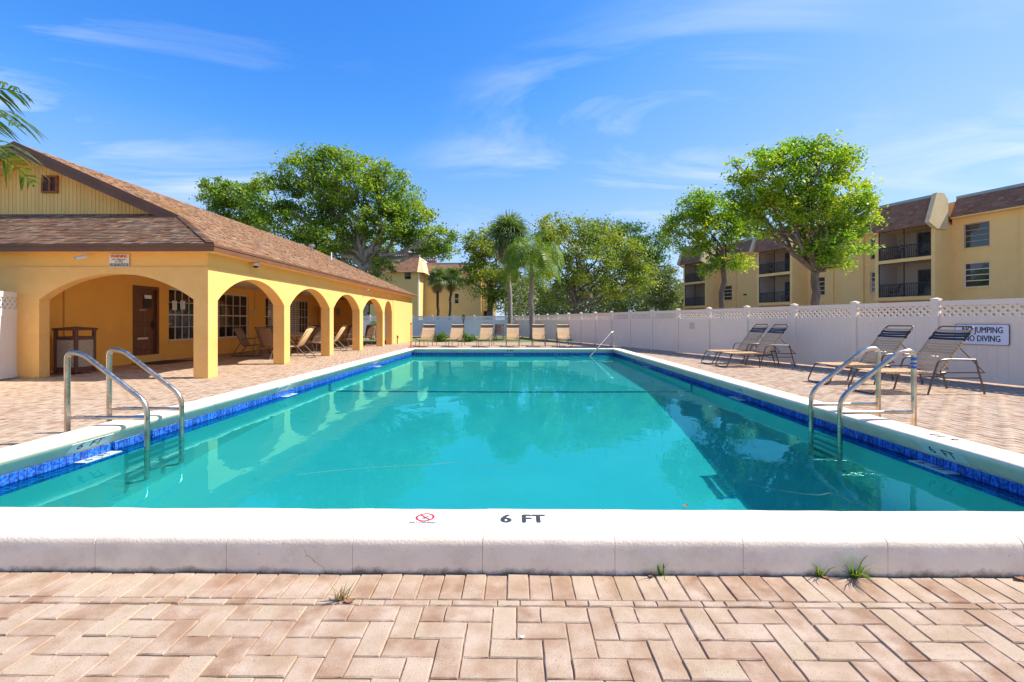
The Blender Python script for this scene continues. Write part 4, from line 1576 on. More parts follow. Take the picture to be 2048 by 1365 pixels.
# ------------------------------------------------------------------ loungers, chairs, tables
def make_lounger(label, group):
    """strap lounger: foot end at x = 0, head end at x = 1.85, 0.62 wide"""
    t = thing('sun_lounger', label, 'sun lounger', group=group)
    W = 0.29
    r = 0.0135
    fr_ = MB()
    zs = 0.36
    fr_.tube(smooth_pts([(1.22, -W, zs), (0.30, -W, zs), (0.16, -W, zs - 0.01), (0.0, -W, 0.015), (0.0, W, 0.015), (0.16, W, zs - 0.01), (0.30, W, zs), (1.22, W, zs)], 4, 0.07), r, 7)
    for y in (-W, W):
        fr_.tube(smooth_pts([(0.34, y * 0.98, zs - 0.01), (0.5, y * 0.98, zs - 0.07), (1.1, y * 0.98, zs - 0.07), (1.25, y * 0.98, zs)], 4, 0.1), r * 0.9, 6)
    fr_.bar((0.45, -W, zs - 0.05), (0.45, W, zs - 0.05), 0.02, 0.02)
    fr_.bar((1.16, -W, zs - 0.03), (1.16, W, zs - 0.03), 0.02, 0.02)
    fr_.build('seat_frame', M['lounge_frame'], t, smooth=True)
    # back
    b0, b1 = Vector((1.13, 0, zs + 0.02)), Vector((1.66, 0, 1.12))
    bd = (b1 - b0).normalized()
    bk = MB()
    cu = lambda q: b0 + bd * (q * (b1 - b0).length) + Vector((0.05 * q * q, 0, 0))
    left = [cu(i / 8) + Vector((0, -W, 0)) for i in range(9)]
    right = [cu(i / 8) + Vector((0, W, 0)) for i in range(8, -1, -1)]
    bk.tube(smooth_pts(left + right, 3, 0.06), r, 7)
    bk.build('back_frame', M['lounge_frame'], t, smooth=True)
    # legs and arms
    for y in (-W - 0.03, W + 0.03):
        lg = MB()
        lg.tube(smooth_pts([(0.88, y, 0.0), (1.06, y, 0.56), (1.2, y, 0.585), (1.70, y, 0.575)], 5, 0.09), 0.0145, 7)
        lg.build('armrest', M['lounge_frame'], t, smooth=True)
        rl = MB()
        rl.tube([(1.86, y, 0.0), (1.70, y, 0.575)], 0.0145, 7)
        rl.build('leg', M['lounge_frame'], t, smooth=True)
        br = MB()
        br.tube(smooth_pts([(1.0, y * 0.96, 0.36), (1.12, y * 0.96, 0.27), (1.78, y * 0.96, 0.27)], 4, 0.1), 0.012, 6)
        br.tube([(1.2, y * 0.96, zs), (1.88, y * 0.96, zs + 0.0)], 0.012, 6)
        br.tube([(1.44, y * 0.93, 0.78), (1.86, y * 0.96, 0.37)], 0.009, 6)
        br.build('brace', M['lounge_frame'], t, smooth=True)
    # straps, each bowed a little
    def strap_mesh(w):
        mb = MB()
        n = 6
        vs = []
        for i in range(n + 1):
            y = -W - 0.012 + (2 * W + 0.024) * i / n
            z = 0.016 - 0.012 * (1 - (2 * i / n - 1) ** 2)
            for x, dz in ((-w / 2, 0), (w / 2, 0), (w / 2, -0.004), (-w / 2, -0.004)):
                vs.append((x, y, z + dz))
        fs = []
        for i in range(n):
            for k in range(4):
                fs.append((i * 4 + k, i * 4 + (k + 1) % 4, i * 4 + 4 + (k + 1) % 4, i * 4 + 4 + k))
        for y in (-W - 0.012, W + 0.012):            # the wrap round the tube
            o = len(vs)
            vs += [(-w / 2, y - 0.004, 0.017), (w / 2, y - 0.004, 0.017), (w / 2, y - 0.004, -0.017), (-w / 2, y - 0.004, -0.017),
                   (-w / 2, y + 0.004, 0.017), (w / 2, y + 0.004, 0.017), (w / 2, y + 0.004, -0.017), (-w / 2, y + 0.004, -0.017)]
            fs += [(o, o + 1, o + 2, o + 3), (o + 4, o + 7, o + 6, o + 5), (o + 2, o + 6, o + 7, o + 3)]
        mb.add(vs, fs)
        return mb
    sm = strap_mesh(0.047).mesh('strap')
    sm.materials.append(M['strap'])
    sd = strap_mesh(0.047).mesh('strap')
    sd.materials.append(M['strap_dark'])
    for k in range(16):
        s = link('strap', sm, t)
        s.location = (0.20 + k * 0.0585, 0, zs + 0.002)
        s.rotation_euler = (rnd.gauss(0, 0.01), 0, 0)
    nb = 15
    for k in range(nb):
        q = 0.04 + 0.855 * k / (nb - 1)
        p = cu(q)
        tg = (cu(q + 0.02) - cu(q - 0.02)).normalized()
        s = link('strap', sd if k in (nb - 4, nb - 3, nb - 2) else sm, t)
        if k in (nb - 4, nb - 3, nb - 2):
            s['label'] = 'dark brown strap near the top of the back'
        s.location = p
        s.rotation_euler = (rnd.gauss(0, 0.01), -math.atan2(tg.z, tg.x), 0)
    return t


GR = 'strap loungers set out round the pool deck'
proto = make_lounger('', GR)
spots = []
far_labels = ['leftmost lounger of the far row, beside the red pole and the clubhouse wall', 'second lounger from the left in the far row, between two low shrubs',
              'third lounger from the left in the far row, left of the small brown chair', 'lounger in the far row just right of the small brown chair under the fan palm',
              'far row lounger standing in front of the queen palm trunk', 'rightmost lounger of the far row, nearest the pool handrail']
for k, (fx, hx) in enumerate(((842.7, 854), (903.5, 909.5), (965.8, 970), (1025, 1025), (1079, 1077), (1132, 1128))):
    Yf = 21.3 + (0.15 if k > 3 else 0)
    x0 = at(fx, 690, Yf).x
    spots.append((x0, Yf, R(90) + rnd.gauss(0, 0.03), far_labels[k]))
spots += [(5.38, 13.15, R(7), 'farther lounger of the pair at the middle of the right fence'),
          (5.42, 12.32, R(5), 'nearer lounger of the pair at the middle of the right fence'),
          (5.90, 9.10, R(4), 'lounger behind the right ladder, left of the NO JUMPING sign'),
          (5.86, 7.92, R(3), 'nearest lounger, its raised back covering the NO JUMPING sign')]
for k, (x, y, a, lab) in enumerate(spots):
    o = proto if k == 0 else copy_tree(proto)
    o.location = (x, y, 0)
    o.rotation_euler = (0, 0, a)
    o['label'] = lab


def make_chair():
    """sling patio chair: faces +x, seat 0.5 wide"""
    t = thing('patio_chair', '', 'chair', group='brown sling chairs under the arcade')
    W = 0.27
    for y in (-W, W):
        s = MB()
        s.tube(smooth_pts([(-0.36, y, 1.02), (-0.30, y, 0.92), (-0.06, y, 0.42), (0.02, y, 0.36), (0.42, y, 0.42), (0.46, y, 0.40)], 4, 0.09), 0.0145, 7)
        s.tube(smooth_pts([(-0.08, y, 0.60), (0.20, y, 0.64), (0.40, y, 0.62), (0.30, y, 0.30), (0.40, y, 0.02), (-0.38, y, 0.02), (-0.10, y, 0.46)], 5, 0.08), 0.0135, 7)
        s.build('side_frame', M['lounge_frame'], t, smooth=True)
    for cx_, cz_ in ((-0.36, 1.02), (0.40, 0.02), (-0.38, 0.02), (0.42, 0.41)):
        c = MB()
        c.tube([(cx_, -W, cz_), (cx_, W, cz_)], 0.013, 7)
        c.build('crossbar', M['lounge_frame'], t, smooth=True)
    prof = smooth_pts([(-0.355, 0, 1.0), (-0.29, 0, 0.90), (-0.06, 0, 0.42), (0.03, 0, 0.375), (0.43, 0, 0.425)], 5, 0.1)
    sl = MB()
    vs = []
    for p in prof:
        for y in (-W + 0.01, -W / 2, 0, W / 2, W - 0.01):
            vs.append((p.x, y, p.z - 0.018 * (1 - (y / W) ** 2)))
    fs = []
    for i in range(len(prof) - 1):
        for k in range(4):
            fs.append((i * 5 + k, i * 5 + k + 1, i * 5 + 6 + k, i * 5 + 5 + k))
    sl.add(vs, fs)
    o = sl.build('sling', M['sling'], t, smooth=True)
    sol = o.modifiers.new('thickness', 'SOLIDIFY')
    sol.thickness = 0.006
    return t


pc = make_chair()
chairs = [(-9.25, 15.7, 5, 'brown sling chair seen from the side, left of the others under the first side arch'),
          (-7.95, 14.75, 80, 'brown sling chair with its back to the pool under the first side arch'),
          (-7.75, 17.6, -100, 'brown sling chair facing the pool behind the first round table'),
          (-8.95, 17.3, -40, 'brown sling chair half hidden beyond the second column'),
          (-9.5, 19.2, 10, 'brown sling chair by the back wall at the middle round table'),
          (-8.0, 18.55, 95, 'brown sling chair with its back to the pool at the middle round table'),
          (-7.6, 20.75, -110, 'brown sling chair on the far side of the middle round table'),
          (-8.9, 21.1, 60, 'brown sling chair left of the last round table'),
          (-7.5, 23.3, -95, 'brown sling chair facing the pool behind the last round table')]
for k, (x, y, a, lab) in enumerate(chairs):
    o = pc if k == 0 else copy_tree(pc)
    o.location = (x, y, 0)
    o.rotation_euler = (0, 0, R(a))
    o['label'] = lab
o = copy_tree(pc)
o.location = (at(998, 676, 29.5).x, 29.5, -0.01)
o.rotation_euler = (0, 0, R(-92))
o['label'] = 'small brown sling chair on the grass between the far loungers'
o['group'] = 'brown sling chairs under the arcade'
del o['group']


def make_recliner():
    """sling deck chair on crossed legs: faces +x"""
    t = thing('deck_chair', '', 'deck chair', group='reclined sling deck chairs by the columns')
    W = 0.26
    for y in (-W, W):
        s = MB()
        s.tube([(-0.52, y, 0.02), (0.08, y, 0.62)], 0.0145, 7)
        s.tube(smooth_pts([(0.08, y, 0.62), (0.38, y, 0.60), (0.34, y, 0.30), (0.42, y, 0.02)], 4, 0.08), 0.0135, 7)
        s.tube(smooth_pts([(-0.50, y * 0.94, 1.02), (-0.10, y * 0.94, 0.40), (0.0, y * 0.94, 0.36), (0.52, y * 0.94, 0.40)], 4, 0.08), 0.0145, 7)
        s.tube([(-0.14, y * 0.97, 0.42), (-0.52, y * 0.97, 0.9)], 0.008, 6)
        s.build('side_frame', M['lounge_frame'], t, smooth=True)
    for p in ((-0.52, 0.02), (0.42, 0.02), (-0.50, 1.02), (0.52, 0.40)):
        c = MB()
        c.tube([(p[0], -W, p[1]), (p[0], W, p[1])], 0.0135, 7)
        c.build('crossbar', M['lounge_frame'], t, smooth=True)
    prof = smooth_pts([(-0.49, 0, 1.0), (-0.10, 0, 0.40), (0.0, 0, 0.365), (0.51, 0, 0.405)], 5, 0.1)
    sl = MB()
    vs, fs = [], []
    for p in prof:
        for y in (-W + 0.02, 0, W - 0.02):
            vs.append((p.x, y, p.z - (0.015 if y == 0 else 0)))
    for i in range(len(prof) - 1):
        for k in range(2):
            fs.append((i * 3 + k, i * 3 + k + 1, i * 3 + 4 + k, i * 3 + 3 + k))
    sl.add(vs, fs)
    o = sl.build('sling', M['strap'], t, smooth=True)
    sol = o.modifiers.new('thickness', 'SOLIDIFY')
    sol.thickness = 0.006
    return t


rc = make_recliner()
for k, (x, y, a, lab) in enumerate(((-7.28, 15.15, 176, 'pale reclined deck chair between the second and third columns'), (-7.45, 18.5, 178, 'pale reclined deck chair between the third and fourth columns'))):
    o = rc if k == 0 else copy_tree(rc)
    o.location = (x, y, 0)
    o.rotation_euler = (0, 0, R(a))
    o['label'] = lab


def make_table(x, y, lab):
    t = thing('round_table', lab, 'table', (x, y, 0), group='round tables under the arcade')
    MB().lathe([(0, 0.69), (0.52, 0.69), (0.55, 0.70), (0.55, 0.715), (0.53, 0.725), (0, 0.725)], n=28).build('table_top', M['table'], t)
    for k in range(4):
        l = MB(Matrix.Rotation(R(45 + 90 * k), 4, 'Z'))
        l.tube(smooth_pts([(0.40, 0, 0.0), (0.30, 0, 0.40), (0.36, 0, 0.69)], 4, 0.12), 0.014, 7)
        l.build('leg', M['lounge_frame'], t, smooth=True)
    rg = MB()
    rg.tube([(0.30 * math.cos(a), 0.30 * math.sin(a), 0.40) for a in [i / 16 * 2 * math.pi for i in range(17)]], 0.01, 6)
    rg.build('ring', M['lounge_frame'], t, smooth=True)


make_table(-8.15, 16.2, 'round table under the first side arch, nearest the office windows')
make_table(-8.35, 19.7, 'middle round table of the arcade, half behind the third column')
make_table(-8.0, 22.05, 'farthest round table of the arcade, by the end wall')
make_table(at(985, 672, 30.1).x, 30.1, 'small round table beside the brown chair behind the far loungers')
bpy.data.objects[[o.name for o in COL.objects if o.name.startswith('round_table')][-1]]['group'] = 'round tables under the arcade'

# ------------------------------------------------------------------ ladders and handrail
def ladder(sx, xo, xi, y0, y1, label):
    """rails at y0 and y1 from the deck post (xo) over the coping to the water (xi)"""
    t = thing('pool_ladder', label, 'pool ladder', (0, 0, 0), group='steel ladders at the deep end')
    r = 0.0245
    for y in (y0, y1):
        m = MB()
        m.tube(smooth_pts([(xo, y, -0.02), (xo, y, 0.905), (xo + sx * 0.16, y, 0.885), (xi, y, 0.40), (xi, y, -0.2), (xi, y, -1.25), (xi - sx * 0.18, y, -1.36)], 7, 0.12), r, 14)
        o = m.build('rail', M['steel'], t, smooth=True)
        o['in_water'] = 1
        b = MB()
        b.tube([(xo, y, 0.255), (xi, y, 0.25)], 0.019, 12)
        b.build('crossbar', M['steel'], t, smooth=True)
        fl = MB()
        fl.lathe([(0.055, 0), (0.055, 0.012), (0.028, 0.03)], (xo, y, 0.002), 16)
        fl.build('base_flange', M['steel'], t, smooth=True)
    for z in (-0.105, -0.36, -0.62, -0.88):
        m = MB()
        m.box(xi - 0.036, y0 + 0.015, z - 0.012, xi + 0.036, y1 - 0.015, z + 0.012)
        o = m.build('tread', M['tread'], t, bevel=0.004)
        o['in_water'] = 1
    return t


ladder(1, -4.47, -3.67, 4.53, 5.0, 'steel pool ladder on the left side near the arches')
ladder(-1, 4.17, 3.40, 4.885, 5.36, 'steel pool ladder with blue tape on the right side, in front of the loungers')
tp = MB()
for k, (a, h_) in enumerate(((0.0, 0.03), (0.5, 0.02), (0.95, 0.025))):
    z = 0.80 - 0.1 * a * 0.9
    tp.lathe([(0.0255, z), (0.0262, z + 0.004), (0.0262, z + h_), (0.0255, z + h_ + 0.004)], (4.17, 4.885, 0), 14)
M['tape'] = mat('blue_tape', (0.03, 0.10, 0.42), rough=0.6)
tp.build('tape', M['tape'], [o for o in COL.objects if o.name == 'pool_ladder.001'][0], smooth=True)
hr = thing('handrail', 'single sloping steel handrail at the far right corner steps', 'handrail')
hx, hy = 3.73, 17.68
m = MB()
m.tube(smooth_pts([(hx, hy, 0.15), (hx, hy, 0.80), (hx - 0.12, hy - 0.09, 0.80), (2.62, 16.75, -0.10), (2.5, 16.65, -0.30)], 7, 0.09), 0.022, 12)
o = m.build('rail', M['steel'], hr, smooth=True)
o['in_water'] = 1
fl = MB()
fl.lathe([(0.05, 0), (0.05, 0.012), (0.026, 0.03)], (hx, hy, 0.181), 16)
fl.build('base_flange', M['steel'], hr, smooth=True)
# red pole at the far left corner
rp_ = thing('red_pole', 'thin red pole on a round base at the far left pool corner', 'pole', (-4.75, 20.6, 0))
MB().tube([(0, 0, 0.0), (0, 0, 1.1)], 0.022, 10).build('shaft', M['red_pole'], rp_, smooth=True)
MB().lathe([(0.14, 0), (0.14, 0.03), (0.05, 0.07), (0.03, 0.1)], n=18).build('base', M['red_pole'], rp_, smooth=True)
MB().lathe([(0.03, 1.08), (0.034, 1.1), (0.03, 1.14), (0, 1.15)], n=12).build('cap', M['black'], rp_, smooth=True)
hb = thing('hose_bib', 'small black hose tap at the foot of the rough clubhouse wall', 'tap', (CX + 0.03, 24.7, 0))
MB().tube(smooth_pts([(0.0, 0, 0.42), (0.1, 0, 0.42), (0.1, 0, 0.30)], 4, 0.04), 0.02, 8).build('spout', M['black'], hb, smooth=True)
MB().tube([(0.06, 0, -0.01), (0.06, 0, 0.42)], 0.022, 8).build('riser', M['black'], hb, smooth=True)

# ------------------------------------------------------------------ depth markers
def marker(label, Mx, body, size, plaques, bold=0.025, sx=1.0, water=False, deep=0.002):
    t = thing('depth_marker', label, 'depth marker', (0, 0, 0), group='depth markers round the pool edge')
    for (x0, x1, y0, y1) in plaques:
        m = MB(Mx)
        m.box(x0, y0, -deep, x1, y1, 0.0015)
        o = m.build('plaque', M['plaque_old' if water else 'plaque'], t)
        if water:
            o['in_water'] = 1
    for b, x in body:
        o = text(b, size, Mx @ Matrix.Translation((x, 0, 0.0022)), M['ink'], 'lettering', t, bold, sx)
        if water:
            o['in_water'] = 1
    return t


T = 0.1842
# near coping: 6 FT and the no-diving plate
c6 = at(1042, 1042, 2.36)
ym = 2.385
xa6, xb6 = at(985, 1042, ym).x, at(1097, 1042, ym).x
mw = xb6 - xa6
Mx = plane_frame(((xa6 + xb6) / 2, ym, T), (1, 0, 0), (0, 1, 0))
marker('large 6 FT marker on the near coping, right of the no diving plate', Mx, [('6', -0.075), ('FT', 0.065)], 0.135, [(-mw / 2, 0.012, -0.06, 0.06), (0.016, mw / 2, -0.06, 0.06)], bold=0.045, sx=0.85)
nd = thing('no_diving_plate', 'white plate with red crossed diver and NO DIVING on the near coping', 'sign')
xn = at(849, 1042, ym).x
Mx = plane_frame((xn, ym, T), (1, 0, 0), (0, 1, 0))
m = MB(Mx)
m.box(-0.07, -0.066, -0.002, 0.07, 0.07, 0.0012)
m.build('plaque', M['plaque'], nd)
m = MB(Mx)
ro, ri, n_ = 0.050, 0.0375, 36
vs = []
for k in range(n_):
    a = 2 * math.pi * k / n_
    vs += [(ro * math.cos(a), 0.016 + ro * math.sin(a), 0.0019), (ri * math.cos(a), 0.016 + ri * math.sin(a), 0.0019)]
fs = [(2 * k, 2 * ((k + 1) % n_), 2 * ((k + 1) % n_) + 1, 2 * k + 1) for k in range(n_)]
m.add(vs, fs)
m.bar((-0.029, 0.045, 0.0026), (0.029, -0.013, 0.0026), 0.009, 0.0006)
m.build('red_ring', M['ink_red'], nd)
m = MB(Mx)                                         # little diver: head, body, arms and legs
m.lathe([(0.0045, 0.0012), (0.0045, 0.0021), (0, 0.0021)], (0.012, 0.028, 0), 12)
m.bar((0.010, 0.024, 0.0018), (-0.008, 0.006, 0.0018), 0.007, 0.0006)
m.bar((0.006, 0.022, 0.00185), (0.027, 0.030, 0.00185), 0.003, 0.0006)
m.bar((-0.008, 0.007, 0.00182), (-0.014, -0.008, 0.00182), 0.0045, 0.0006)
m.bar((-0.006, 0.006, 0.00184), (0.003, -0.006, 0.00184), 0.004, 0.0006)
m.bar((0.002, -0.005, 0.00186), (0.008, -0.009, 0.00186), 0.003, 0.0006)
for k in range(4):
    m.bar((-0.014 + k * 0.006, 0.043 - (k % 2) * 0.003, 0.0018), (-0.009 + k * 0.006, 0.043 - ((k + 1) % 2) * 0.003, 0.0018), 0.0015, 0.0006)
m.build('diver_symbol', M['ink'], nd)
text('NO DIVING', 0.031, Mx @ Matrix.Translation((0, -0.048, 0.0018)), M['ink'], 'lettering', nd, 0.04, 0.85, shear=0.12)

# side markers: on the coping's inner face, on the ledge tiles, and on top
def face_marker(side, y, body, lab, w=0.42):
    sgn = 1 if side == 'l' else -1
    X = XL if side == 'l' else XR
    # the inner face leans back under the lip: from (lip, .125) to (tile plane, .04)
    pa = Vector((X + sgn * 0.09, y, 0.132))
    pb = Vector((X + sgn * 0.012, y, 0.04))
    yd = (pa - pb).normalized()
    xd = Vector((0, sgn, 0))
    nrm = xd.cross(yd)
    o = (pa + pb) / 2 + nrm * 0.005
    Mx = plane_frame(o, xd, yd)
    a, b = body.split(' ')
    return marker(lab, Mx, [(a, -0.10), (b, 0.06)], 0.115, [(-w / 2, w / 2, -0.052, 0.052)], bold=0.02)


def ledge_marker(side, y, body, lab):
    sgn = 1 if side == 'l' else -1
    X = XL if side == 'l' else XR
    Mx = plane_frame((X + sgn * 0.066, y, WATER_Z + 0.004), (0, sgn, 0), (-sgn, 0, 0))
    a, b = body.split(' ')
    return marker(lab, Mx, [(a, -0.105), (b, 0.06)], 0.10, [(-0.19, -0.03, -0.055, 0.055), (-0.02, 0.19, -0.055, 0.055)], bold=0.04, water=True, deep=0.024)


def ydist(px, X, dx=0):
    return X * F / (px - 1034)


face_marker('l', ydist(172, XL + .05), '6 FT', '6 FT painted on the shaded coping face left of the left ladder')
ledge_marker('l', ydist(197, XL + .1), '6 FT', 'white 6 FT marker at the waterline below the left ladder post')
face_marker('r', ydist(1878, XR - .05), '6 FT', '6 FT painted on the shaded coping face right of the right ladder')
ledge_marker('r', ydist(1850, XR - .1), '6 FT', 'white 6 FT marker at the waterline right of the right ladder')
face_marker('l', ydist(563, XL + .05), '5 FT', '5 FT painted on the coping face midway along the left side')
ledge_marker('l', ydist(580, XL + .1), '5 FT', 'small white marker at the waterline midway along the left side')
face_marker('r', ydist(1478, XR - .05), '5 FT', '5 FT painted on the coping face midway along the right side')
ledge_marker('r', ydist(1468, XR - .1), '5 FT', 'small white marker at the waterline midway along the right side')
face_marker('l', ydist(746, XL + .05), '3 FT', '3 FT painted on the coping face near the far left corner')
ledge_marker('l', ydist(757, XL + .1), '3 FT', 'tiny white marker at the waterline near the far left corner')
face_marker('r', ydist(1283, XR - .05), '3 FT', '3 FT painted on the coping face near the far right corner')
ledge_marker('r', ydist(1290, XR - .1), '3 FT', 'tiny white marker at the waterline near the far right corner')
Mx = plane_frame((XR + 0.09, ydist(1872, XR + .1), T), (0, 1, 0), (-1, 0, 0))
marker('6 FT painted on top of the right coping, facing the deck', plane_frame((XR + 0.09, ydist(1880, XR + .1), T), (0, 1, 0), (-1, 0, 0)), [('6', -0.10), ('FT', 0.06)], 0.115, [], bold=0.02)
Mx = plane_frame((at(1020, 700, YF - 0.06).x, YF - 0.062, 0.088), (1, 0, 0), Vector((0, -0.074, 0.071)))
marker('3 FT painted on the coping face at the middle of the far end', Mx, [('3', -0.09), ('FT', 0.06)], 0.115, [], bold=0.03)
Mx = plane_frame((at(1018, 708, YF).x, YF - 0.066, WATER_Z + 0.004), (1, 0, 0), (0, 1, 0))
marker('white marker at the waterline at the middle of the far end', Mx, [('3', -0.10), ('FT', 0.07)], 0.10, [(-0.2, -0.03, -0.055, 0.055), (-0.02, 0.2, -0.055, 0.055)], water=True, deep=0.024)
# ------------------------------------------------------------------ apartment building beyond the right fence
apt = thing('apartment_building', 'long yellow apartment block with brown mansard roofs and screened balconies beyond the right fence', 'building')
ES = Vector((-0.3585, 0.9335, 0)).normalized()       # along the facade, away from the viewer
EN = Vector((-0.9335, -0.3585, 0)).normalized()      # out of the facade, towards the pool
AF = frame((27.4, 33.0, 0), ES, EN)                  # y = 0 is the plane of the balcony fronts
BAYS = [(-1.89, 1.82), (8.55, 12.25), (18.75, 22.35)]
SEND = (-14.0, 23.4)
MW = -1.9                                             # the main wall stands behind the balcony fronts
Z1, Z2, ZE = 2.95, 5.66, 7.78                         # balcony floors, bottom of the mansard
# main wall with window holes
wins = []
for (a, b, up) in ((-3.84, -2.52, 2), (-8.6, -7.3, 2), (2.05, 3.31, 2), (6.98, 8.1, 1), (17.1, 18.3, 1), (12.6, 13.5, 0)):
    if up:
        wins.append((a, b, 3.47, 5.1))
segs = []
cur = SEND[0]
for (a, b) in BAYS:
    segs.append((cur, a))
    cur = b
segs.append((cur, SEND[1]))
for (a, b) in segs:
    mw = MB(AF)
    hs = [(p, q, 3.47, 5.1) for (p, q, up) in ((-3.84, -2.52, 2), (-8.6, -7.3, 2), (2.05, 3.31, 2), (6.98, 8.1, 1), (17.1, 18.3, 1)) if a < p < b]
    holed_wall(mw, a, b, -0.1, 5.4, MW - 0.3, MW, hs)
    hs = [(p, q, 6.1, 7.72) for (p, q, up) in ((-3.84, -2.52, 2), (-8.6, -7.3, 2), (2.05, 3.31, 2)) if a < p < b]
    holed_wall(mw, a, b, 5.4, 8.5, MW - 0.3, MW, hs)
    mw.build('wall', M['apt'], apt)
for (p, q, up) in ((-3.84, -2.52, 2), (-8.6, -7.3, 2), (2.05, 3.31, 2), (6.98, 8.1, 1), (17.1, 18.3, 1)):
    FM = AF @ Matrix.Translation((0, MW, 0))
    window(apt, FM, p, q, 3.47, 5.1, 1, 4, M['frame_white'], fw=0.06, mw=0.05, recess=0.1)
    if up == 2:
        window(apt, FM, p, q, 6.1, 7.72, 1, 4, M['frame_bronze'], fw=0.06, mw=0.04, recess=0.1)
    for z_ in (3.40, 6.03)[:up]:
        MB(FM).box(p - 0.05, 0.001, z_, q + 0.05, 0.06, z_ + 0.07).build('sill', M['apt'], apt)
# pilasters and joints on the plain stretches
for s in (-5.45, -10.3, 3.9, 13.1, 16.6, 6.3):
    MB(AF).box(s - 0.13, MW + 0.001, -0.1, s + 0.13, MW + 0.1, 8.16).build('pilaster', M['apt'], apt)
# roof slab behind the mansards
rs_ = MB(AF)
rs_.box(SEND[0], -14, 8.5, SEND[1], MW - 0.35, 9.45)
rs_.box(SEND[0], -14, -0.1, SEND[1], MW - 3.2, 8.5)
rs_.build('rear_block', M['apt'], apt)


def mansard(parent, FM, a, b, y0, z0, y1, z1, m, seed, caps=True):
    """slope from the eave (y0, z0) up to (y1, z1) between a and b, with courses of shingles"""
    mb = MB(FM)
    mb.prism  # plain backing with thickness
    mb.add([(a, y0, z0), (b, y0, z0), (b, y1, z1), (a, y1, z1), (a, y0 - 0.25, z0), (b, y0 - 0.25, z0), (b, y1 - 0.25, z1), (a, y1 - 0.25, z1)],
           [(0, 1, 2, 3), (7, 6, 5, 4), (0, 4, 5, 1), (3, 2, 6, 7), (0, 3, 7, 4), (1, 5, 6, 2)])
    bkg = mb.build('mansard', m, parent)
    O = FM @ Vector((a, y0, z0))
    al = FM.to_3x3() @ Vector((1, 0, 0))
    up = (FM.to_3x3() @ Vector((0, y1 - y0, z1 - z0))).normalized()
    ln = math.hypot(y1 - y0, z1 - z0)
    n = int(ln / 0.19)
    r = np.random.RandomState(seed)
    nn_ = FM.to_3x3() @ Vector((0, z1 - z0, y0 - y1)).normalized()
    mb = MB()
    for k in range(n):
        x = -r.rand() * 0.3
        while x < b - a:
            w = r.uniform(0.2, 0.4)
            p, q = max(x, 0), min(x + w - 0.01, b - a)
            if q - p > 0.03:
                d = 0.012 + 0.018 * r.rand()
                e = k * ln / n + r.uniform(-0.012, 0.006)
                f = (k + 1) * ln / n + 0.01
                P = lambda s_, u_, d_: O + al * s_ + up * u_ + nn_ * d_
                mb.add([P(p, e, d), P(q, e, d), P(q, f, 0.003), P(p, f, 0.003), P(p, e, -0.001), P(q, e, -0.001)], [(0, 1, 2, 3), (4, 5, 1, 0)])
            x += w
    tag(mb.build('shingle', m, bkg), kind='stuff')
    if caps:
        c = MB(FM)
        c.box(a, y1 - 0.3, z1 - 0.02, b, y1 + 0.06, z1 + 0.16)
        c.build('edge_metal', M['metal_cap'], bkg)
    return bkg


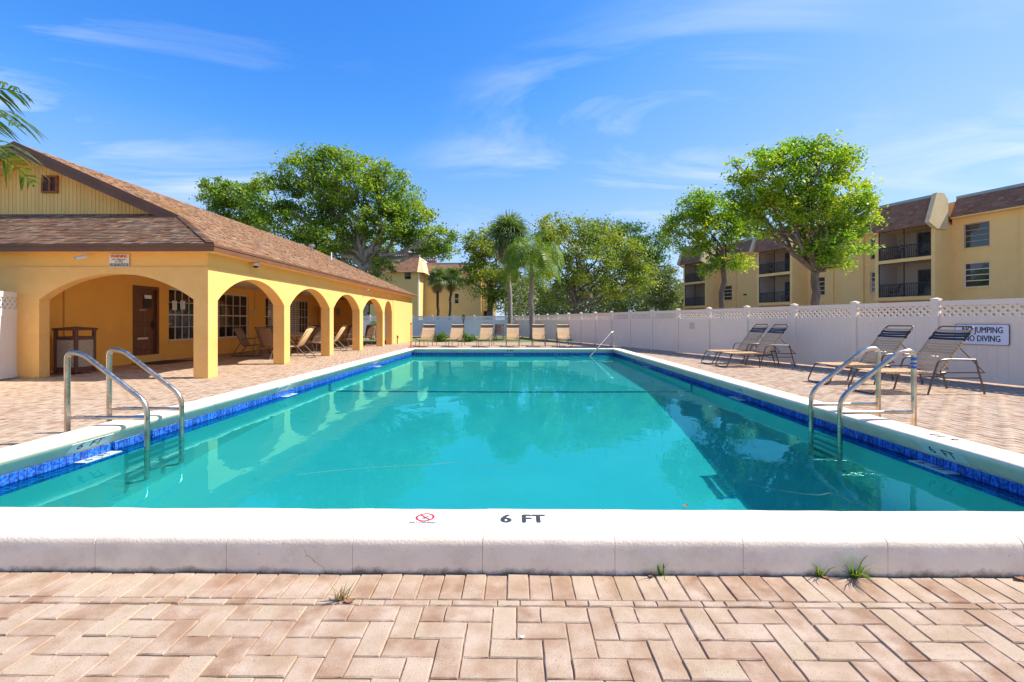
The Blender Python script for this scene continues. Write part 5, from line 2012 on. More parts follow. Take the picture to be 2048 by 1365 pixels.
for k, (a, b) in enumerate(segs):
    if b - a > 0.5:
        aa = a if k == 0 else a + 0.12
        mansard(apt, AF, aa, b - 0.13 if k < 3 else b, MW + 0.5, 8.25, MW - 0.25, 9.6, M['shingle_apt'], 20 + k)
        ef = MB(AF)
        ef.box(aa, MW + 0.001, 8.17, b - 0.13 if k < 3 else b, MW + 0.5, 8.245)
        ef.build('soffit', M['apt'], apt)
for k, (a, b) in enumerate(BAYS):
    oa, ob_ = a + 0.22, b - 0.22
    by = MB(AF)
    for s0_, s1_ in ((a, oa), (ob_, b)):
        by.box(s0_, MW - 0.3, -0.1, s1_, 0, ZE + 0.05)
    by.box(oa, MW - 0.3, Z1 - 0.28, ob_, 0.002, Z1)
    by.box(oa, MW - 0.3, 5.42, ob_, 0.002, Z2)
    by.box(oa, MW - 0.3, ZE, ob_, -0.02, ZE + 0.3)
    by.box(oa, MW - 0.3, -0.1, ob_, -0.05, 0.4)
    by.build('balcony_bay', M['apt'], apt)
    bi = MB(AF)
    bi.box(oa, MW - 0.3, 0.4, ob_, MW - 0.2, ZE)
    for s0_, s1_ in ((oa, oa + 0.02), (ob_ - 0.02, ob_)):
        for z0, z1 in ((Z1, 5.42), (Z2, ZE)):
            bi.box(s0_, MW - 0.199, z0 + 0.001, s1_, -0.06, z1 - 0.001)
    bi.build('balcony_wall', M['balcony_in'], apt)
    ledge_ = MB(AF)
    ledge_.box(a - 0.02, 0.003, Z1 - 0.2, b + 0.02, 0.1, Z1 - 0.06)
    ledge_.build('ledge', M['apt'], apt)
    for lv, (z0, z1) in enumerate(((Z1, 5.42), (Z2, ZE))):
        bf = MB(AF)
        mid = (oa + ob_) / 2
        bf.box(oa, -0.1, z0, oa + 0.05, -0.05, z1)
        bf.box(ob_ - 0.05, -0.1, z0, ob_, -0.05, z1)
        bf.box(mid - 0.025, -0.1, z0, mid + 0.025, -0.05, z1)
        bf.box(oa + 0.05, -0.1, z1 - 0.05, ob_ - 0.05, -0.05, z1)
        bf.box(oa + 0.05, -0.1, z0 + 0.9, ob_ - 0.05, -0.05, z0 + 0.95)
        bf.box(oa + 0.05, -0.1, z0 + 0.06, ob_ - 0.05, -0.05, z0 + 0.1)
        rl = bf.build('balcony_railing', M['dark_metal'], apt)
        nb = int((ob_ - oa) / 0.13)
        bl = MB(AF)
        for q in range(1, nb):
            x = oa + (ob_ - oa) * q / nb
            bl.box(x - 0.012, -0.09, z0 + 0.1, x + 0.012, -0.06, z0 + 0.9)
        tag(bl.build('baluster', M['dark_metal'], rl), kind='stuff')
        # sliding door at the back
        dx0 = oa + 0.5 if k else oa + 0.2
        window(apt, AF @ Matrix.Translation((0, MW - 0.12, 0)), dx0, dx0 + 1.7, z0 + 0.02, z0 + 2.02, 2, 1, M['frame_bronze'], fw=0.05, mw=0.05, name='sliding_door')
    # insect screen, a fine mesh that darkens the balcony
    mansard(apt, AF, a + 0.13, b - 0.13, 0.62, 7.72, -0.05, 9.6, M['shingle_apt'], 40 + k)
    for s in (a, b):
        f = MB(AF)
        f.prism
        t_ = 0.13
        poly = [(0.0, 7.42), (0.86, 7.80), (0.80, 8.02), (0.04, 9.82), (-0.75, 9.86), (-1.2, 9.45), (-1.2, 7.42)]
        vs = [(s - t_, y, z) for y, z in poly] + [(s + t_, y, z) for y, z in poly]
        n_ = len(poly)
        f.add(vs, [tuple(range(n_)), tuple(range(2 * n_ - 1, n_ - 1, -1))] + [(i, i + n_, (i + 1) % n_ + n_, (i + 1) % n_) for i in range(n_)])
        f.build('fin_wall', M['fin'], apt)


def screen_mat():
    m = bpy.data.materials.new('insect_screen')
    m.use_nodes = True
    nt = m.node_tree
    N, L = nt.nodes, nt.links
    d = N['Principled BSDF']
    d.inputs['Base Color'].default_value = (0.03, 0.03, 0.03, 1)
    d.inputs['Roughness'].default_value = 0.7
    t = N.new('ShaderNodeBsdfTransparent')
    mx = N.new('ShaderNodeMixShader')
    mx.inputs[0].default_value = 0.30
    L.new(t.outputs[0], mx.inputs[1])
    L.new(d.outputs[0], mx.inputs[2])
    L.new(mx.outputs[0], N['Material Output'].inputs['Surface'])
    return m


M['mesh'] = screen_mat()
for (a, b) in BAYS:
    for (z0, z1) in ((Z1, 5.42), (Z2, ZE)):
        s = MB(AF)
        s.add([(a + 0.25, -0.045, z0), (b - 0.25, -0.045, z0), (b - 0.25, -0.045, z1), (a + 0.25, -0.045, z1)], [(0, 1, 2, 3)])
        s.build('insect_screen', M['mesh'], apt)
# things left on the balconies
def balcony_plant(s, z, lab, seed):
    t = thing('potted_plant', lab, 'plant')
    P = AF @ Vector((s, -0.5, z))
    MB().lathe([(0.13, 0), (0.18, 0.32), (0.16, 0.32), (0, 0.30)], P, 12).build('pot', M['bin_frame'], t)
    r = np.random.RandomState(seed)
    n = 160
    c = np.array(P) + np.array([0, 0, 0.75]) + r.normal(0, 1, (n, 3)) * [0.2, 0.2, 0.26]
    leaf_cloud('foliage', c, 0.13, r, M['leaf_dark'], t)


LC = []


def leaf_cloud(name, C, size, r, m, parent, up=0.35, aspect=0.5):
    """one diamond leaf round each centre C"""
    n = len(C)
    nrm = r.normal(0, 1, (n, 3))
    nrm[:, 2] += up * 2
    nrm /= np.linalg.norm(nrm, axis=1)[:, None] + 1e-9
    a = np.cross(nrm, r.normal(0, 1, (n, 3)))
    a /= np.linalg.norm(a, axis=1)[:, None] + 1e-9
    b = np.cross(nrm, a)
    s = size * r.uniform(0.6, 1.25, n)[:, None]
    V = np.stack([C - a * s * 0.5, C + b * s * 0.5 * aspect - nrm * s * 0.06, C + a * s * 0.5, C - b * s * 0.5 * aspect - nrm * s * 0.06], 1).reshape(-1, 3)
    Q = np.arange(4 * n).reshape(-1, 4)
    return link(name, np_mesh(name, V, Q, m), parent)


balcony_plant(0.6, Z2, 'leafy potted plant on the upper balcony nearest the right edge', 5)
balcony_plant(11.2, Z2, 'leafy potted plant on the upper balcony of the middle bay', 6)
for (s_, z_, a_, lab) in ((-0.9, Z2, 200, 'dark chair behind the railing of the upper balcony nearest the right edge'), (0.9, Z1, 160, 'dark chair behind the railing of the lower balcony nearest the right edge'), (9.6, Z1, 190, 'dark chair behind the railing of the lower middle balcony')):
    o = copy_tree(pc)
    o.location = AF @ Vector((s_, -0.75, z_))
    o.rotation_euler = (0, 0, R(a_))
    o['label'] = lab
    o['group'] = 'chairs on the apartment balconies'
for (s0_, s1_, z_) in ((-1.5, -0.75, Z2), (0.1, 0.55, Z2), (9.5, 10.2, Z2)):
    cu_ = MB(AF)
    n_ = 24
    vs = []
    for k in range(n_ + 1):
        s_ = s0_ + (s1_ - s0_) * k / n_
        y_ = MW + 0.12 + 0.035 * math.sin(k * 1.6)
        vs += [(s_, y_, z_ + 0.03), (s_, y_, z_ + 2.0)]
    cu_.add(vs, [(2 * k, 2 * k + 2, 2 * k + 3, 2 * k + 1) for k in range(n_)])
    cu_.build('curtain', M['frame_white'], apt)
lf = MB(AF @ Matrix.Translation((0, MW, 0)))
lf.box(15.2, 0.0, 3.9, 15.42, 0.2, 4.05)
lf.build('wall_light', M['dark_metal'], apt)

# ------------------------------------------------------------------ apartment building far behind the clubhouse
fb = thing('apartment_building', 'yellow apartment building with mansard roof far behind the clubhouse roof', 'building')
YB = 60.0
def fx(px):
    return at(px, 600, YB).x
def fz(py, Y=YB):
    return EYE + (HY - py) / F * Y
GX = frame((0, YB, 0), (1, 0, 0), (0, -1, 0))
w_ = MB(GX)
holed_wall(w_, fx(740), fx(836), -0.5, fz(545), -9, 0, [(fx(809), fx(822), fz(559), fz(543.5))])
w_.build('tower_wall', M['apt_far'], fb)
window(fb, GX, fx(809), fx(822), fz(559), fz(543.5), 1, 2, M['frame_bronze'], fw=0.05, mw=0.05, recess=0.1)
G2 = frame((0, YB + 4.0, 0), (1, 0, 0), (0, -1, 0))
f2 = lambda px: at(px, 600, YB + 4).x
z2 = lambda py: fz(py, YB + 4)
w_ = MB(G2)
holed_wall(w_, f2(838), f2(962), -0.5, z2(545), -8, 0, [(f2(909), f2(918), z2(608), z2(587)), (f2(894), f2(895), z2(640), z2(639))])
w_.build('wall', M['apt_far'], fb)
window(fb, G2, f2(909), f2(918), z2(608), z2(587), 1, 2, M['frame_white'], fw=0.06, mw=0.06, recess=0.1)
w_ = MB(G2)
w_.box(f2(962), -8, z2(622), f2(986), -1.0, z2(560))
w_.box(f2(962), -8, -0.5, f2(966), -1.0, z2(622))
w_.box(f2(983), -8, -0.5, f2(986), -1.0, z2(622))
w_.build('carport_wall', M['apt_far'], fb)
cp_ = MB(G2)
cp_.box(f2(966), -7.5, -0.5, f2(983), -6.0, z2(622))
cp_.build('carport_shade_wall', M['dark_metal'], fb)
mansard(fb, GX, fx(738), fx(836), 0.5, fz(545), -0.9, fz(512), M['shingle_apt'], 61)
mansard(fb, G2, f2(838), f2(962), 0.5, z2(545), -0.6, z2(527), M['shingle_apt'], 62)
# side slope of the tower roof
sd_ = MB(GX)
x0 = fx(836)
sd_.add([(x0, 0.5, fz(545)), (x0 + 0.9, 0.2, fz(546)), (x0 + 0.9, -6, fz(546)), (x0, -6, fz(512)), (x0, -0.9, fz(512))], [(0, 1, 4), (1, 2, 3, 4)])
sd_.build('roof_side', M['fin'], fb)
pp = MB(frame((0, YB + 9, 0), (1, 0, 0), (0, -1, 0)))
f3 = lambda px: at(px, 600, YB + 9).x
z3 = lambda py: fz(py, YB + 9)
nx_ = 26
xa3, xb3 = f3(770), f3(872)
pp.box(xa3, -6, 8, xb3, -0.3, z3(523))
pp.box(xa3, -0.3, z3(509), xb3, 0, z3(505))
pp.box(xa3, -0.3, z3(525), xb3, 0, z3(521))
for k in range(nx_):
    x = xa3 + (xb3 - xa3) * k / nx_
    pp.box(x, -0.29, z3(521), x + 0.14, -0.01, z3(509))
    for j in range(2):
        zz = z3(517.6 - j * 4)
        pp.box(x + 0.14, -0.28, zz, x + (xb3 - xa3) / nx_, -0.02, zz + 0.09)
pp.build('openwork_parapet', M['brick_red'], fb)
dp = MB(GX)
dp.tube([(fx(836) + 0.12, 0.1, 0), (fx(836) + 0.12, 0.1, fz(548))], 0.08, 8)
dp.build('downpipe', M['white'], fb)
# ------------------------------------------------------------------ trees and palms
def limb(mb, p, q, r0, r1, wob=0.12, n=6, seed=0, sag=0.0, sides=7):
    r = random.Random(seed)
    p, q = Vector(p), Vector(q)
    L_ = (q - p).length
    pts, rr = [], []
    for i in range(n + 1):
        t = i / n
        s = math.sin(math.pi * t)
        pts.append(p.lerp(q, t) + Vector((r.gauss(0, 1), r.gauss(0, 1), r.gauss(0, 0.5))) * wob * L_ * 0.35 * s + Vector((0, 0, sag * L_ * s)))
        rr.append(r0 + (r1 - r0) * t)
    mb.tube(pts, rr, sides)
    return pts


def tree(name, label, base, fork, lobes, Y, m_leaf, m_bark, n_leaf, size, r0, thick=0.8, group=None, cat='tree', seed=1, clump=0.5, trunks=1, up=0.35, fill=0.5, side_open=1.0, limb_to=None):
    """lobes: pixel ellipses (px, py, rx, ry[, dy]) standing at distance Y; their depth follows their width"""
    r = np.random.RandomState(seed)
    t = thing(name, label, cat, (0, 0, 0), group=group)
    sc_ = Y / F
    E_ = []
    for l in lobes:
        px, py, rx, ry = l[:4]
        dy = l[4] if len(l) > 4 else r.uniform(-0.4, 0.4) * rx * sc_
        c = at(px, py, Y + dy)
        k = (Y + dy) / F
        E_.append((np.array(c), np.array([rx * k, max(rx, ry) * k * thick, ry * k])))
    tb_ = MB()
    base, fork = Vector(base), Vector(fork)
    if trunks == 1:
        limb(tb_, base, fork, r0, r0 * 0.78, 0.035, 8, seed, sides=10)
        roots = [fork]
    else:
        roots = []
        for k in range(trunks):
            f = fork + Vector((r.uniform(-1, 1) * 0.9, r.uniform(-1, 1) * 0.9, r.uniform(-0.6, 0.8)))
            limb(tb_, base + Vector((r.uniform(-1, 1) * r0, r.uniform(-1, 1) * r0, 0)), f, r0 * 0.7, r0 * 0.45, 0.14, 8, seed + k, sides=9)
            roots.append(f)
    vol = np.array([e[1][0] * e[1][2] for e in E_])
    vol /= vol.sum()
    centres = []
    for k, (c, rad) in enumerate(E_):
        f = min(roots, key=lambda f_: (f_ - Vector(c)).length)
        tip = Vector(c) + Vector((0, 0, -rad[2] * 0.3))
        pts = limb(tb_, f, tip, r0 * 0.42, r0 * 0.12, 0.22, 7, seed + 30 + k, 0.06)
        nc = max(10, int(n_leaf * vol[k] / 55))
        d = r.normal(0, 1, (nc, 3))
        d /= np.linalg.norm(d, axis=1)[:, None]
        rad_ = fill + (1 - fill) * r.rand(nc) ** 0.6
        cc = c + d * rad * rad_[:, None]
        for q in range(0, nc, max(1, nc // 7)):
            a = pts[-1 - int(r.randint(0, 4))]
            limb(tb_, a, Vector(cc[q]), r0 * 0.13, r0 * 0.03, 0.2, 4, seed + 100 + q + k * 7, 0.05, sides=5)
        centres.append((cc, nc))
    tb_.build('trunk', m_bark, t, smooth=True, sharp=80)
    Cs = []
    for (cc, nc), v in zip(centres, vol):
        n = int(n_leaf * v)
        idx = r.randint(0, nc, n)
        w = r.normal(0, 1, (n, 3)) * np.array([1, 1, 0.62]) * clump * r.uniform(0.55, 1.3, nc)[idx][:, None]
        Cs.append(cc[idx] + w)
    leaf_cloud('crown', np.concatenate(Cs), size, r, m_leaf, t, up)
    return t


# big fig tree behind the clubhouse
bx_ = at(716, 500, 40)
tree('fig_tree', 'huge spreading green tree with pale trunks rising behind the clubhouse roof', (bx_.x, 40, -0.1), (bx_.x - 0.2, 40, 6.2),
     [(545, 400, 58, 48), (600, 350, 42, 42), (625, 322, 34, 28), (662, 330, 30, 34), (575, 450, 70, 42), (640, 400, 62, 55), (700, 370, 55, 50), (735, 345, 42, 30), (772, 370, 45, 42),
      (800, 405, 45, 45), (700, 440, 70, 40), (770, 445, 62, 42), (828, 440, 42, 50), (845, 485, 28, 32), (882, 482, 34, 34), (893, 500, 22, 20), (640, 480, 62, 35), (600, 500, 50, 30), (690, 505, 40, 30, 2.5),
      (755, 500, 35, 40, 2.5), (760, 545, 28, 28), (690, 320, 30, 22), (810, 470, 30, 26)],
     40, M['leaf_big'], M['bark_pale'], 56000, 0.27, 0.55, seed=11, clump=0.36, trunks=4, fill=0.6, up=0.55)
b2 = at(452, 470, 46)
tree('leafy_tree', 'smaller open tree left of the huge one, showing just over the roof slope', (b2.x, 46, -0.1), (b2.x, 46, 5.5),
     [(437, 378, 34, 18), (428, 402, 26, 20), (462, 390, 40, 28), (470, 425, 48, 28), (505, 400, 35, 38), (450, 440, 35, 22), (510, 445, 35, 30)], 46, M['leaf_big'], M['bark'], 11000, 0.30, 0.3, seed=12, clump=0.36, up=0.55)
# two trees between the right fence and the apartments
c3 = at(1634, 612, 20)
tree('street_tree', 'tall bright green tree with forked grey trunk in front of the apartments', (c3.x, 20, -0.1), (at(1630, 545, 20).x, 20, at(1630, 545, 20).z),
     [(1545, 335, 72, 30), (1610, 318, 80, 30), (1670, 335, 55, 36), (1520, 385, 58, 40), (1590, 385, 75, 45), (1665, 392, 68, 42), (1712, 415, 40, 34), (1560, 440, 70, 32), (1640, 440, 65, 34),
      (1700, 460, 48, 26), (1655, 490, 52, 26, -0.6), (1660, 520, 30, 22, -0.6), (1500, 425, 40, 26), (1735, 400, 18, 6), (1612, 290, 60, 8), (1470, 330, 14, 8), (1535, 305, 30, 10), (1478, 355, 24, 9), (1462, 395, 14, 10), (1748, 442, 16, 7), (1728, 500, 22, 9), (1690, 530, 14, 10, -0.5), (1722, 372, 20, 12), (1690, 305, 26, 8), (1575, 290, 18, 7)],
     20, M['leaf_bright'], M['bark'], 30000, 0.155, 0.20, seed=21, clump=0.20, fill=0.3, up=0.6)
c4 = at(1447, 612, 22)
tree('street_tree', 'smaller bright green tree with slim trunk left of the tall forked one', (c4.x, 22, -0.1), (at(1446, 520, 22).x, 22, at(1446, 520, 22).z),
     [(1395, 415, 38, 28), (1375, 450, 45, 36), (1430, 420, 45, 34), (1475, 420, 40, 30), (1440, 465, 55, 38), (1385, 490, 38, 26), (1345, 455, 24, 22), (1490, 455, 38, 28), (1455, 525, 48, 16), (1415, 540, 22, 12), (1400, 390, 25, 12), (1480, 535, 26, 8)],
     22, M['leaf_bright'], M['bark'], 17000, 0.14, 0.14, seed=22, clump=0.19, fill=0.3, up=0.6)
# trees beyond the far fence
c5 = at(975, 620, 46)
tree('olive_tree', 'round yellow green tree left of the tall fan palm, in front of the far building', (c5.x, 46, -0.1), (c5.x + 0.3, 46, 4.0),
     [(960, 490, 34, 28), (992, 478, 32, 30), (955, 530, 34, 30), (990, 525, 45, 40), (985, 570, 48, 34), (930, 555, 30, 22), (965, 500, 30, 24), (1005, 600, 30, 24), (1010, 560, 30, 40)], 46, M['leaf_olive'], M['bark'], 15000, 0.26, 0.3, seed=31, clump=0.36)
c6_ = at(1150, 640, 44)
tree('olive_tree', 'widest yellow green tree with leaning limbs, right behind the queen palm', (c6_.x, 44, -0.1), (c6_.x, 44, 2.6),
     [(1105, 455, 45, 26), (1080, 470, 30, 25), (1130, 490, 55, 42), (1165, 462, 48, 30), (1205, 478, 48, 34), (1235, 505, 48, 38), (1180, 525, 65, 38), (1240, 545, 55, 32), (1120, 545, 48, 36), (1275, 510, 34, 34), (1285, 555, 38, 26), (1195, 570, 55, 24), (1250, 580, 38, 18), (1105, 590, 30, 26)],
     44, M['leaf_olive'], M['bark'], 26000, 0.25, 0.36, seed=32, clump=0.36, trunks=3)
c7 = at(1290, 640, 62)
tree('dark_tree', 'dark green tree rising behind the widest yellow green one', (c7.x, 62, -0.1), (c7.x, 62, 5),
     [(1200, 452, 16, 10), (1225, 462, 34, 20), (1262, 470, 42, 26), (1300, 490, 38, 32), (1318, 525, 28, 32), (1270, 520, 50, 40), (1205, 480, 30, 20), (1310, 565, 30, 30)], 62, M['leaf_dark'], M['bark'], 13000, 0.34, 0.35, seed=33, clump=0.45)
c8 = at(1325, 630, 50)
tree('grey_tree', 'thin grey green tree at the corner of the apartment block', (c8.x, 50, -0.1), (c8.x, 50, 2.6),
     [(1318, 570, 22, 30), (1335, 550, 20, 22), (1300, 590, 34, 22), (1330, 600, 26, 24), (1340, 575, 16, 34)], 50, M['leaf_grey'], M['bark'], 9500, 0.2, 0.13, seed=34, clump=0.3)
# low wood behind everything beyond the fence
r = np.random.RandomState(50)
n = 36000
px = r.uniform(1010, 1375, n)
Cw = np.zeros((n, 3))
Yw = r.uniform(56, 74, n)
hgt = 6.9 + 1.6 * np.sin(px * 0.05) + 1.1 * np.sin(px * 0.13 + 1)
Cw[:, 0] = (px - 1034) / F * Yw
Cw[:, 1] = Yw
Cw[:, 2] = r.rand(n) ** 0.8 * hgt
wd = leaf_cloud('background_wood', Cw, 0.42, r, M['leaf_grey'], None)
tag(wd, kind='stuff')
n = 12000
Yw = r.uniform(64, 82, n)
px = r.uniform(560, 800, n)
Cw = np.stack([(px - 1034) / F * Yw, Yw, r.rand(n) ** 0.8 * 6], 1)
wd = leaf_cloud('background_wood', Cw, 0.45, r, M['leaf_dark'], None)
tag(wd, kind='stuff')


# ---- palms
def fan_mesh(seed, m, R_=1.0, nb=26, droop=0.25, spread=250):
    """a fan leaf: petiole along +x, blades fanned round its end"""
    r = random.Random(seed)
    mb = MB()
    pet = 0.55 * R_
    mb.tube([(0, 0, 0), (pet * 0.5, 0, 0.03), (pet, 0, 0.0)], [0.016, 0.012, 0.008], 4)
    for k in range(nb):
        a = R(-spread / 2 + spread * k / (nb - 1) + r.gauss(0, 2))
        L_ = R_ * (0.62 + 0.38 * math.cos(a * 0.55)) * r.uniform(0.85, 1.08)
        d = Vector((math.cos(a), math.sin(a), 0))
        s = Vector((-math.sin(a), math.cos(a), 0)) * 0.024 * R_
        p0 = Vector((pet, 0, 0))
        dr = droop * r.uniform(0.6, 1.5)
        pts = [p0, p0 + d * L_ * 0.5 + Vector((0, 0, 0.05 * L_)), p0 + d * L_ * 0.8 - Vector((0, 0, dr * L_ * 0.35)), p0 + d * L_ * 0.93 - Vector((0, 0, dr * L_ * 0.9))]
        w = (0.5, 1.2, 0.8, 0.1)
        vs = []
        for p, ww in zip(pts, w):
            vs += [p - s * ww, p + s * ww]
        mb.add(vs, [(0, 1, 3, 2), (2, 3, 5, 4), (4, 5, 7, 6)])
    me = mb.mesh('frond')
    me.materials.append(m)
    return me


def sabal(name, label, base, top, R_, n_green, n_dead, m_bark, r_t, seed, group=None):
    r = random.Random(seed)
    t = thing(name, label, 'palm', group=group)
    tb_ = MB()
    base, top = Vector(base), Vector(top)
    limb(tb_, base, top, r_t, r_t * 0.8, 0.02, 10, seed, sides=10)
    tb_.build('trunk', m_bark, t, smooth=True)
    gm = [fan_mesh(seed + k, M['leaf_sabal'], R_, 26, 0.3 + 0.15 * k) for k in range(3)]
    dm = [fan_mesh(seed + 20 + k, M['leaf_dead'], R_ * 0.8, 18, 0.9, 160) for k in range(2)]
    for k in range(n_green):
        o = link('frond', gm[k % 3], t)
        u = (k + 0.5) / n_green
        el = R(86 - 118 * u ** 0.85) + r.gauss(0, 0.1)
        o.location = top + Vector((0, 0, -0.25 * u * R_ + 0.05))
        o.rotation_euler = (r.gauss(0, 0.25), -el, k * 2.39996 + r.gauss(0, 0.2))
    for k in range(n_dead):
        o = link('frond', dm[k % 2], t)
        o['label'] = 'dead brown hanging frond'
        o.location = top + Vector((0, 0, -0.25 * R_ - 0.35 * R_ * r.random()))
        o.rotation_euler = (r.gauss(0, 0.3), R(62 + r.random() * 24), k * 2.39996 + r.gauss(0, 0.2))
    return t


p = at(1019, 478, 36)
sabal('fan_palm', 'tall fan palm with grey green crown and dead brown skirt above the far fence', (p.x, 36, -0.05), (p.x, 36, at(1018, 470, 36).z), 1.3, 44, 60, M['palm_bark'], 0.20, 3)
for k, (px_, py_, lab) in enumerate(((875, 562, 'left one of two small dark trunked fan palms by the far building'), (900, 560, 'right one of two small dark trunked fan palms by the far building'))):
    p = at(px_, py_, 50)
    sabal('fan_palm', lab, (p.x + (0.1 if k == 0 else -0.2), 50 + k, -0.05), (p.x, 50 + k, p.z + 0.3), 0.98, 34, 18, M['palm_dark'], 0.17, 40 + k, 'small fan palms by the far building')


def feather_frond(mb, p0, az, el, L_, leaflets, ll, seed, droop=1.0, rach=0.02, hang=0.9, lw=0.016):
    """arching rachis from p0 with hanging leaflets"""
    r = random.Random(seed)
    pts = []
    p = Vector(p0)
    d = Vector((math.cos(az) * math.cos(el), math.sin(az) * math.cos(el), math.sin(el)))
    n = 14
    for i in range(n + 1):
        pts.append(p.copy())
        p = p + d * (L_ / n)
        d = (d + Vector((0, 0, -1)) * droop * 0.16 * (0.4 + i / n)).normalized()
    mb.tube(pts, [rach * (1 - 0.85 * i / n) for i in range(n + 1)], 5)
    for k in range(leaflets):
        t = 0.14 + 0.86 * (k + r.random() * 0.5) / leaflets
        f = t * n
        i = min(n - 1, int(f))
        q = pts[i].lerp(pts[i + 1], f - i)
        tg = (pts[i + 1] - pts[i]).normalized()
        sd = tg.cross(Vector((0, 0, 1)))
        sd = sd.normalized() if sd.length > 0.05 else Vector((1, 0, 0))
        le = ll * (math.sin(math.pi * min(1, t * 0.9 + 0.12)) ** 0.6) * r.uniform(0.8, 1.15)
        for s in (-1, 1):
            dd = (sd * s + tg * r.uniform(0.3, 0.7) + Vector((0, 0, 1)) * r.uniform(0.0, 0.35)).normalized()
            a = q
            b = a + dd * le * 0.42
            d2 = (dd * (1 - hang * 0.55) + Vector((0, 0, -1)) * hang).normalized()
            c = b + d2 * le * 0.32
            e = c + (d2 * 0.5 + Vector((0, 0, -1)) * hang * 0.9 + dd * (1 - hang) * 0.6).normalized() * le * 0.3
            wv = tg * lw
            mb.add([a - wv * 0.6, a + wv * 0.6, b + wv, b - wv, c + wv * 0.8, c - wv * 0.8, e], [(0, 1, 2, 3), (3, 2, 4, 5), (5, 4, 6)])


DR = [1.0]


def feather_palm(name, label, base, top, r_t, fronds, leaflets, ll, m_leaf, m_bark, seed, L_=2.4, hang=0.9, lw=0.016, dead=()):
    t = thing(name, label, 'palm')
    r = random.Random(seed)
    tb_ = MB()
    limb(tb_, base, top, r_t, r_t * 0.75, 0.03, 10, seed, sides=12)
    tb_.build('trunk', m_bark, t, smooth=True)
    sh_ = MB()
    top = Vector(top)
    sh_.tube([top, top + Vector((0, 0, 0.35)), top + Vector((0, 0, 0.6))], [r_t * 0.8, r_t * 0.7, r_t * 0.2], 10)
    sh_.build('crownshaft', m_leaf, t, smooth=True)
    for k, (az, el, ln) in enumerate(fronds):
        mb = MB()
        feather_frond(mb, top + Vector((0, 0, 0.35)), az, el, ln, leaflets, ll, seed * 50 + k, DR[0] + r.gauss(0, 0.12), 0.022, hang, lw)
        o = mb.build('frond', M['leaf_dead'] if k in dead else m_leaf, t)
    return t


pq = at(1064, 682, 31.5)
pt = at(1064, 545, 31.5)
rr_ = random.Random(5)
DR[0] = 2.5
fr_ = [(k * 2.39996, R(87 - 55 * (k / 25) ** 0.9), 3.0 + rr_.random() * 0.9) for k in range(26)]
feather_palm('queen_palm', 'drooping yellow green feather palm growing in the grass behind the far loungers', (pq.x, 31.5, -0.05), (pt.x, 31.5, pt.z), 0.19, fr_, 60, 1.05, M['leaf_palm'], M['palm_bark'], 9, hang=0.97, lw=0.019)
DR[0] = 1.0
# palm standing just outside the picture on the left; its fronds reach in
lp = Vector((-9.35, 6.75, 3.55))
fr_ = [(R(6), R(44), 2.1), (R(-14), R(10), 1.75), (R(30), R(62), 2.0), (R(70), R(30), 1.9), (R(110), R(55), 1.9), (R(150), R(20), 1.9), (R(190), R(50), 1.9), (R(230), R(15), 1.9), (R(265), R(48), 1.8), (R(300), R(20), 1.8), (R(330), R(66), 1.8)]
feather_palm('coconut_palm', 'feather palm at the left picture edge, fronds reaching over the clubhouse gable', (-9.4, 6.75, -0.05), lp, 0.13, fr_, 26, 0.95, M['leaf_coco'], M['palm_bark'], 4, hang=0.5, lw=0.021)


# ---- bushes
def bush(name, label, c, rad, n, size, m, seed, group=None):
    r = np.random.RandomState(seed)
    t = thing(name, label, 'shrub', (0, 0, 0), group=group)
    d = r.normal(0, 1, (n, 3))
    d /= np.linalg.norm(d, axis=1)[:, None]
    C = np.array(c) + d * np.array(rad) * (r.rand(n) ** 0.45)[:, None]
    C[:, 2] += 0.08 * np.sin(C[:, 0] * 9 + seed)
    C[:, 2] = np.maximum(C[:, 2], 0.02)
    leaf_cloud('foliage', C, size, r, m, t, 0.5)
    st = MB()
    for k in range(7):
        q = r.randint(0, n)
        limb(st, (c[0] + r.normal(0, 0.08), c[1] + r.normal(0, 0.08), -0.02), tuple(C[q]), 0.015, 0.005, 0.1, 4, seed + k, sides=5)
    st.build('stem', M['bark'], t)
    return t


p = at(882, 674, 27.8)
bush('low_shrub', 'low leafy shrub between the first and second far loungers', (p.x, 27.8, 0.22), (0.62, 0.45, 0.32), 900, 0.12, M['leaf_bush'], 61, 'shrubs behind the far loungers')
p = at(932, 674, 27.8)
bush('low_shrub', 'low leafy shrub between the second and third far loungers', (p.x, 27.8, 0.2), (0.62, 0.45, 0.30), 900, 0.12, M['leaf_bush'], 62, 'shrubs behind the far loungers')
bush('low_shrub', 'bright yellow green shrub seen through the fourth clubhouse arch', (at(747, 660, 31).x, 31, 0.6), (0.5, 0.5, 0.6), 1300, 0.12, M['leaf_bush'], 63)
# ------------------------------------------------------------------ lamps, weeds, litter
def lantern(label, x, y, h, r_p=0.04):
    t = thing('lamp_post', label, 'lamp post', (x, y, 0), group='lamp posts behind the fences')
    MB().lathe([(0.09, 0), (0.09, 0.1), (r_p, 0.2), (r_p, h - 0.45), (0.07, h - 0.42), (0.07, h - 0.40)], n=10).build('pole', M['dark_metal'], t, smooth=True)
    MB().lathe([(0.07, h - 0.40), (0.13, h - 0.1), (0.13, h - 0.09)], n=6).build('lantern_glass', M['lamp_glass'], t)
    MB().lathe([(0.17, h - 0.09), (0.06, h - 0.01), (0.02, h), (0.02, h + 0.06), (0, h + 0.06)], n=6).build('cap', M['dark_metal'], t)
    for k in range(6):
        a = k * math.pi / 3
        b = MB()
        b.bar((0.072 * math.cos(a), 0.072 * math.sin(a), h - 0.40), (0.132 * math.cos(a), 0.132 * math.sin(a), h - 0.09), 0.012, 0.012)
        b.build('glazing_bar', M['dark_metal'], t)


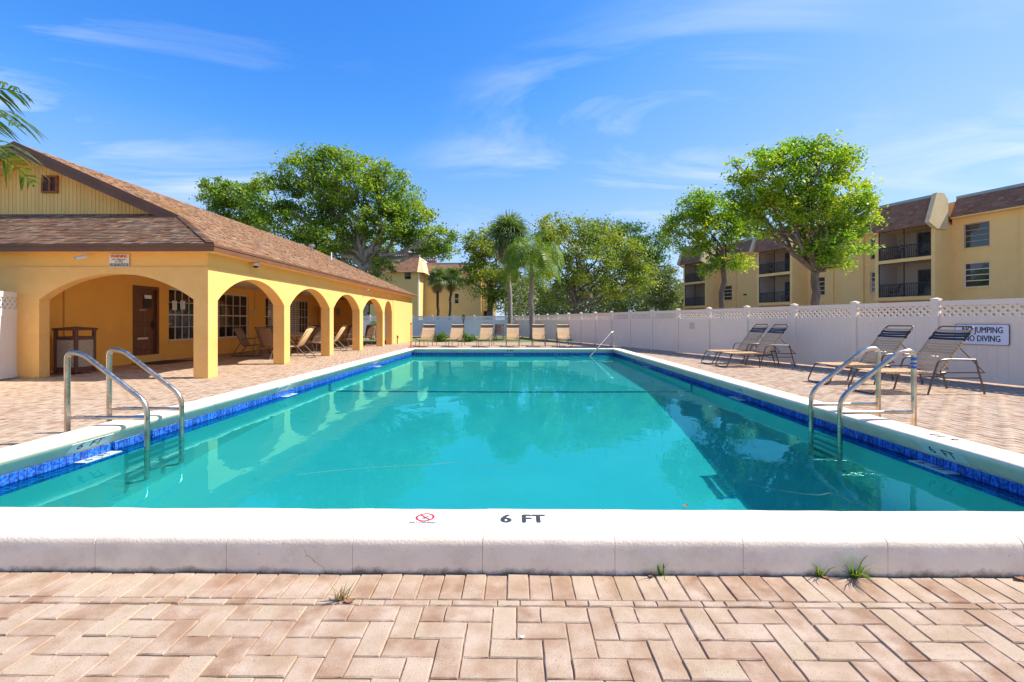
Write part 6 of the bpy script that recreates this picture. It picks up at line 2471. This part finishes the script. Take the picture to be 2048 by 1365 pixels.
p = at(927, 634, 36.4)
lantern('short black lamp post with lantern in front of the far fence', p.x, 36.4, 1.72)
p = at(1182, 588, 36)
lantern('black lamp post with lantern behind the right fence under the yellow green tree', p.x, 36, at(1182, 586, 36).z)


def tuft(label, x, y, n, h, m, seed, spread=0.5, group='grass tufts in the paving joints'):
    t = thing('grass_tuft', label, 'grass tuft', (x, y, 0), group=group)
    r = random.Random(seed)
    mb = MB()
    for k in range(n):
        a = r.random() * 2 * math.pi
        L_ = h * r.uniform(0.45, 1.1)
        tilt = r.uniform(0.15, 1.0) * spread
        d = Vector((math.cos(a) * tilt, math.sin(a) * tilt, 1)).normalized()
        s = Vector((-math.sin(a), math.cos(a), 0)) * 0.0026
        p0 = Vector((r.gauss(0, 0.008), r.gauss(0, 0.004), 0))
        p1 = p0 + d * L_ * 0.55
        p2 = p1 + (d + Vector((math.cos(a), math.sin(a), -0.5)) * 0.7 * tilt).normalized() * L_ * 0.5
        mb.add([p0 - s, p0 + s, p1 + s, p1 - s, p2], [(0, 1, 2, 3), (3, 2, 4)])
    mb.build('blades', m, t)


yb = YN - OUT - 0.012
for (px, n, h, m, lab, sp) in ((1705, 46, 0.15, M['grass_blade'], 'largest green grass tuft growing at the foot of the near coping', 1.5), (1637, 18, 0.11, M['grass_blade'], 'medium grass tuft left of the largest one at the near coping', 1.2),
                               (1322, 14, 0.10, M['grass_blade'], 'small grass tuft at the near coping below the FT letters', 1.1)):
    tuft(lab, (px - 1034) / F * yb, yb, n, h, m, px, sp)
x, y = at(684, 1203, 2.0).x, 1.985
tuft('dry straw coloured grass tuft in the paver joint at left', x, y, 26, 0.085, M['grass_dry'], 9, 1.6)


def dead_leaf(label, x, y, s, a, m, z=0.004):
    mb = MB()
    vs, n = [], 8
    for i in range(n + 1):
        t = i / n
        w = math.sin(math.pi * t) ** 0.8 * 0.28 * s
        zz = 0.12 * s * (2 * t - 1) ** 2
        vs += [(s * (t - 0.5), -w, zz + 0.06 * s), (s * (t - 0.5), 0, zz), (s * (t - 0.5), w, zz + 0.06 * s)]
    fs = []
    for i in range(n):
        fs += [(3 * i, 3 * i + 1, 3 * i + 4, 3 * i + 3), (3 * i + 1, 3 * i + 2, 3 * i + 5, 3 * i + 4)]
    mb.add(vs, fs)
    o = mb.build('fallen_leaf', m)
    o.location = (x, y, z)
    o.rotation_euler = (0, 0, a)
    tag(o, label, 'leaf', kind='thing')
    return o


dead_leaf('brown dead leaf lying against the near coping at the right edge', (2025 - 1034) / F * 2.19, yb - 0.01, 0.06, 0.3, M['mulch'])
dead_leaf('brown dead leaf at the near coping beside the small grass tuft', (1300 - 1034) / F * 2.19, yb - 0.006, 0.035, 1.2, M['mulch'])
dead_leaf('brown dead leaf beside the medium grass tuft at the near coping', (1645 - 1034) / F * 2.19, yb - 0.012, 0.04, -0.4, M['mulch'])
dead_leaf('curled reddish leaf next to the dry straw tuft', at(700, 1205, 1.98).x, 1.975, 0.05, 0.1, M['mulch'])
dead_leaf('small white chip lying on the near pavers', at(1045, 1277, 1.75).x, 1.76, 0.022, 0.6, M['white'])
wl_ = at(1371, 1012, 3.17)
dead_leaf('dark curled leaf floating on the water near the front coping', wl_.x, 3.18, 0.055, 0.5, M['mulch'], WATER_Z + 0.003)

def on_water(px, py):
    v = (HY - py) / F
    u = (px - 1024) / F
    k = (WATER_Z + 0.001 - EYE) / v
    return Vector((k * (u * math.cos(YAW) - math.sin(YAW)), k * (u * math.sin(YAW) + math.cos(YAW)), WATER_Z + 0.001))


M['cord'] = mat('pale_cord', (0.30, 0.33, 0.22), rough=0.7)
for (lab, pp_) in (('thin pale cord floating in a slack curve across the near middle of the pool', ((590, 950), (680, 940), (780, 933), (870, 929), (905, 924), (960, 931), (1080, 938))),
                   ('thin pale cord floating on the dark water near the right ladder', ((1500, 968), (1560, 982), (1640, 992), (1662, 984), (1705, 1005), (1740, 1012)))):
    cm = MB()
    cm.tube(smooth_pts([on_water(*q) for q in pp_], 4, 0.2), 0.0009, 5)
    tag(cm.build('floating_cord', M['cord'], smooth=True), lab, 'cord')
# ------------------------------------------------------------------ light through the water falls on what is under it
for o in list(COL.objects):
    if o.type == 'MESH' and (o.parent is pool or o.get('in_water')):
        o.cycles.is_caustics_receiver = True
    if 'in_water' in o:
        del o['in_water']
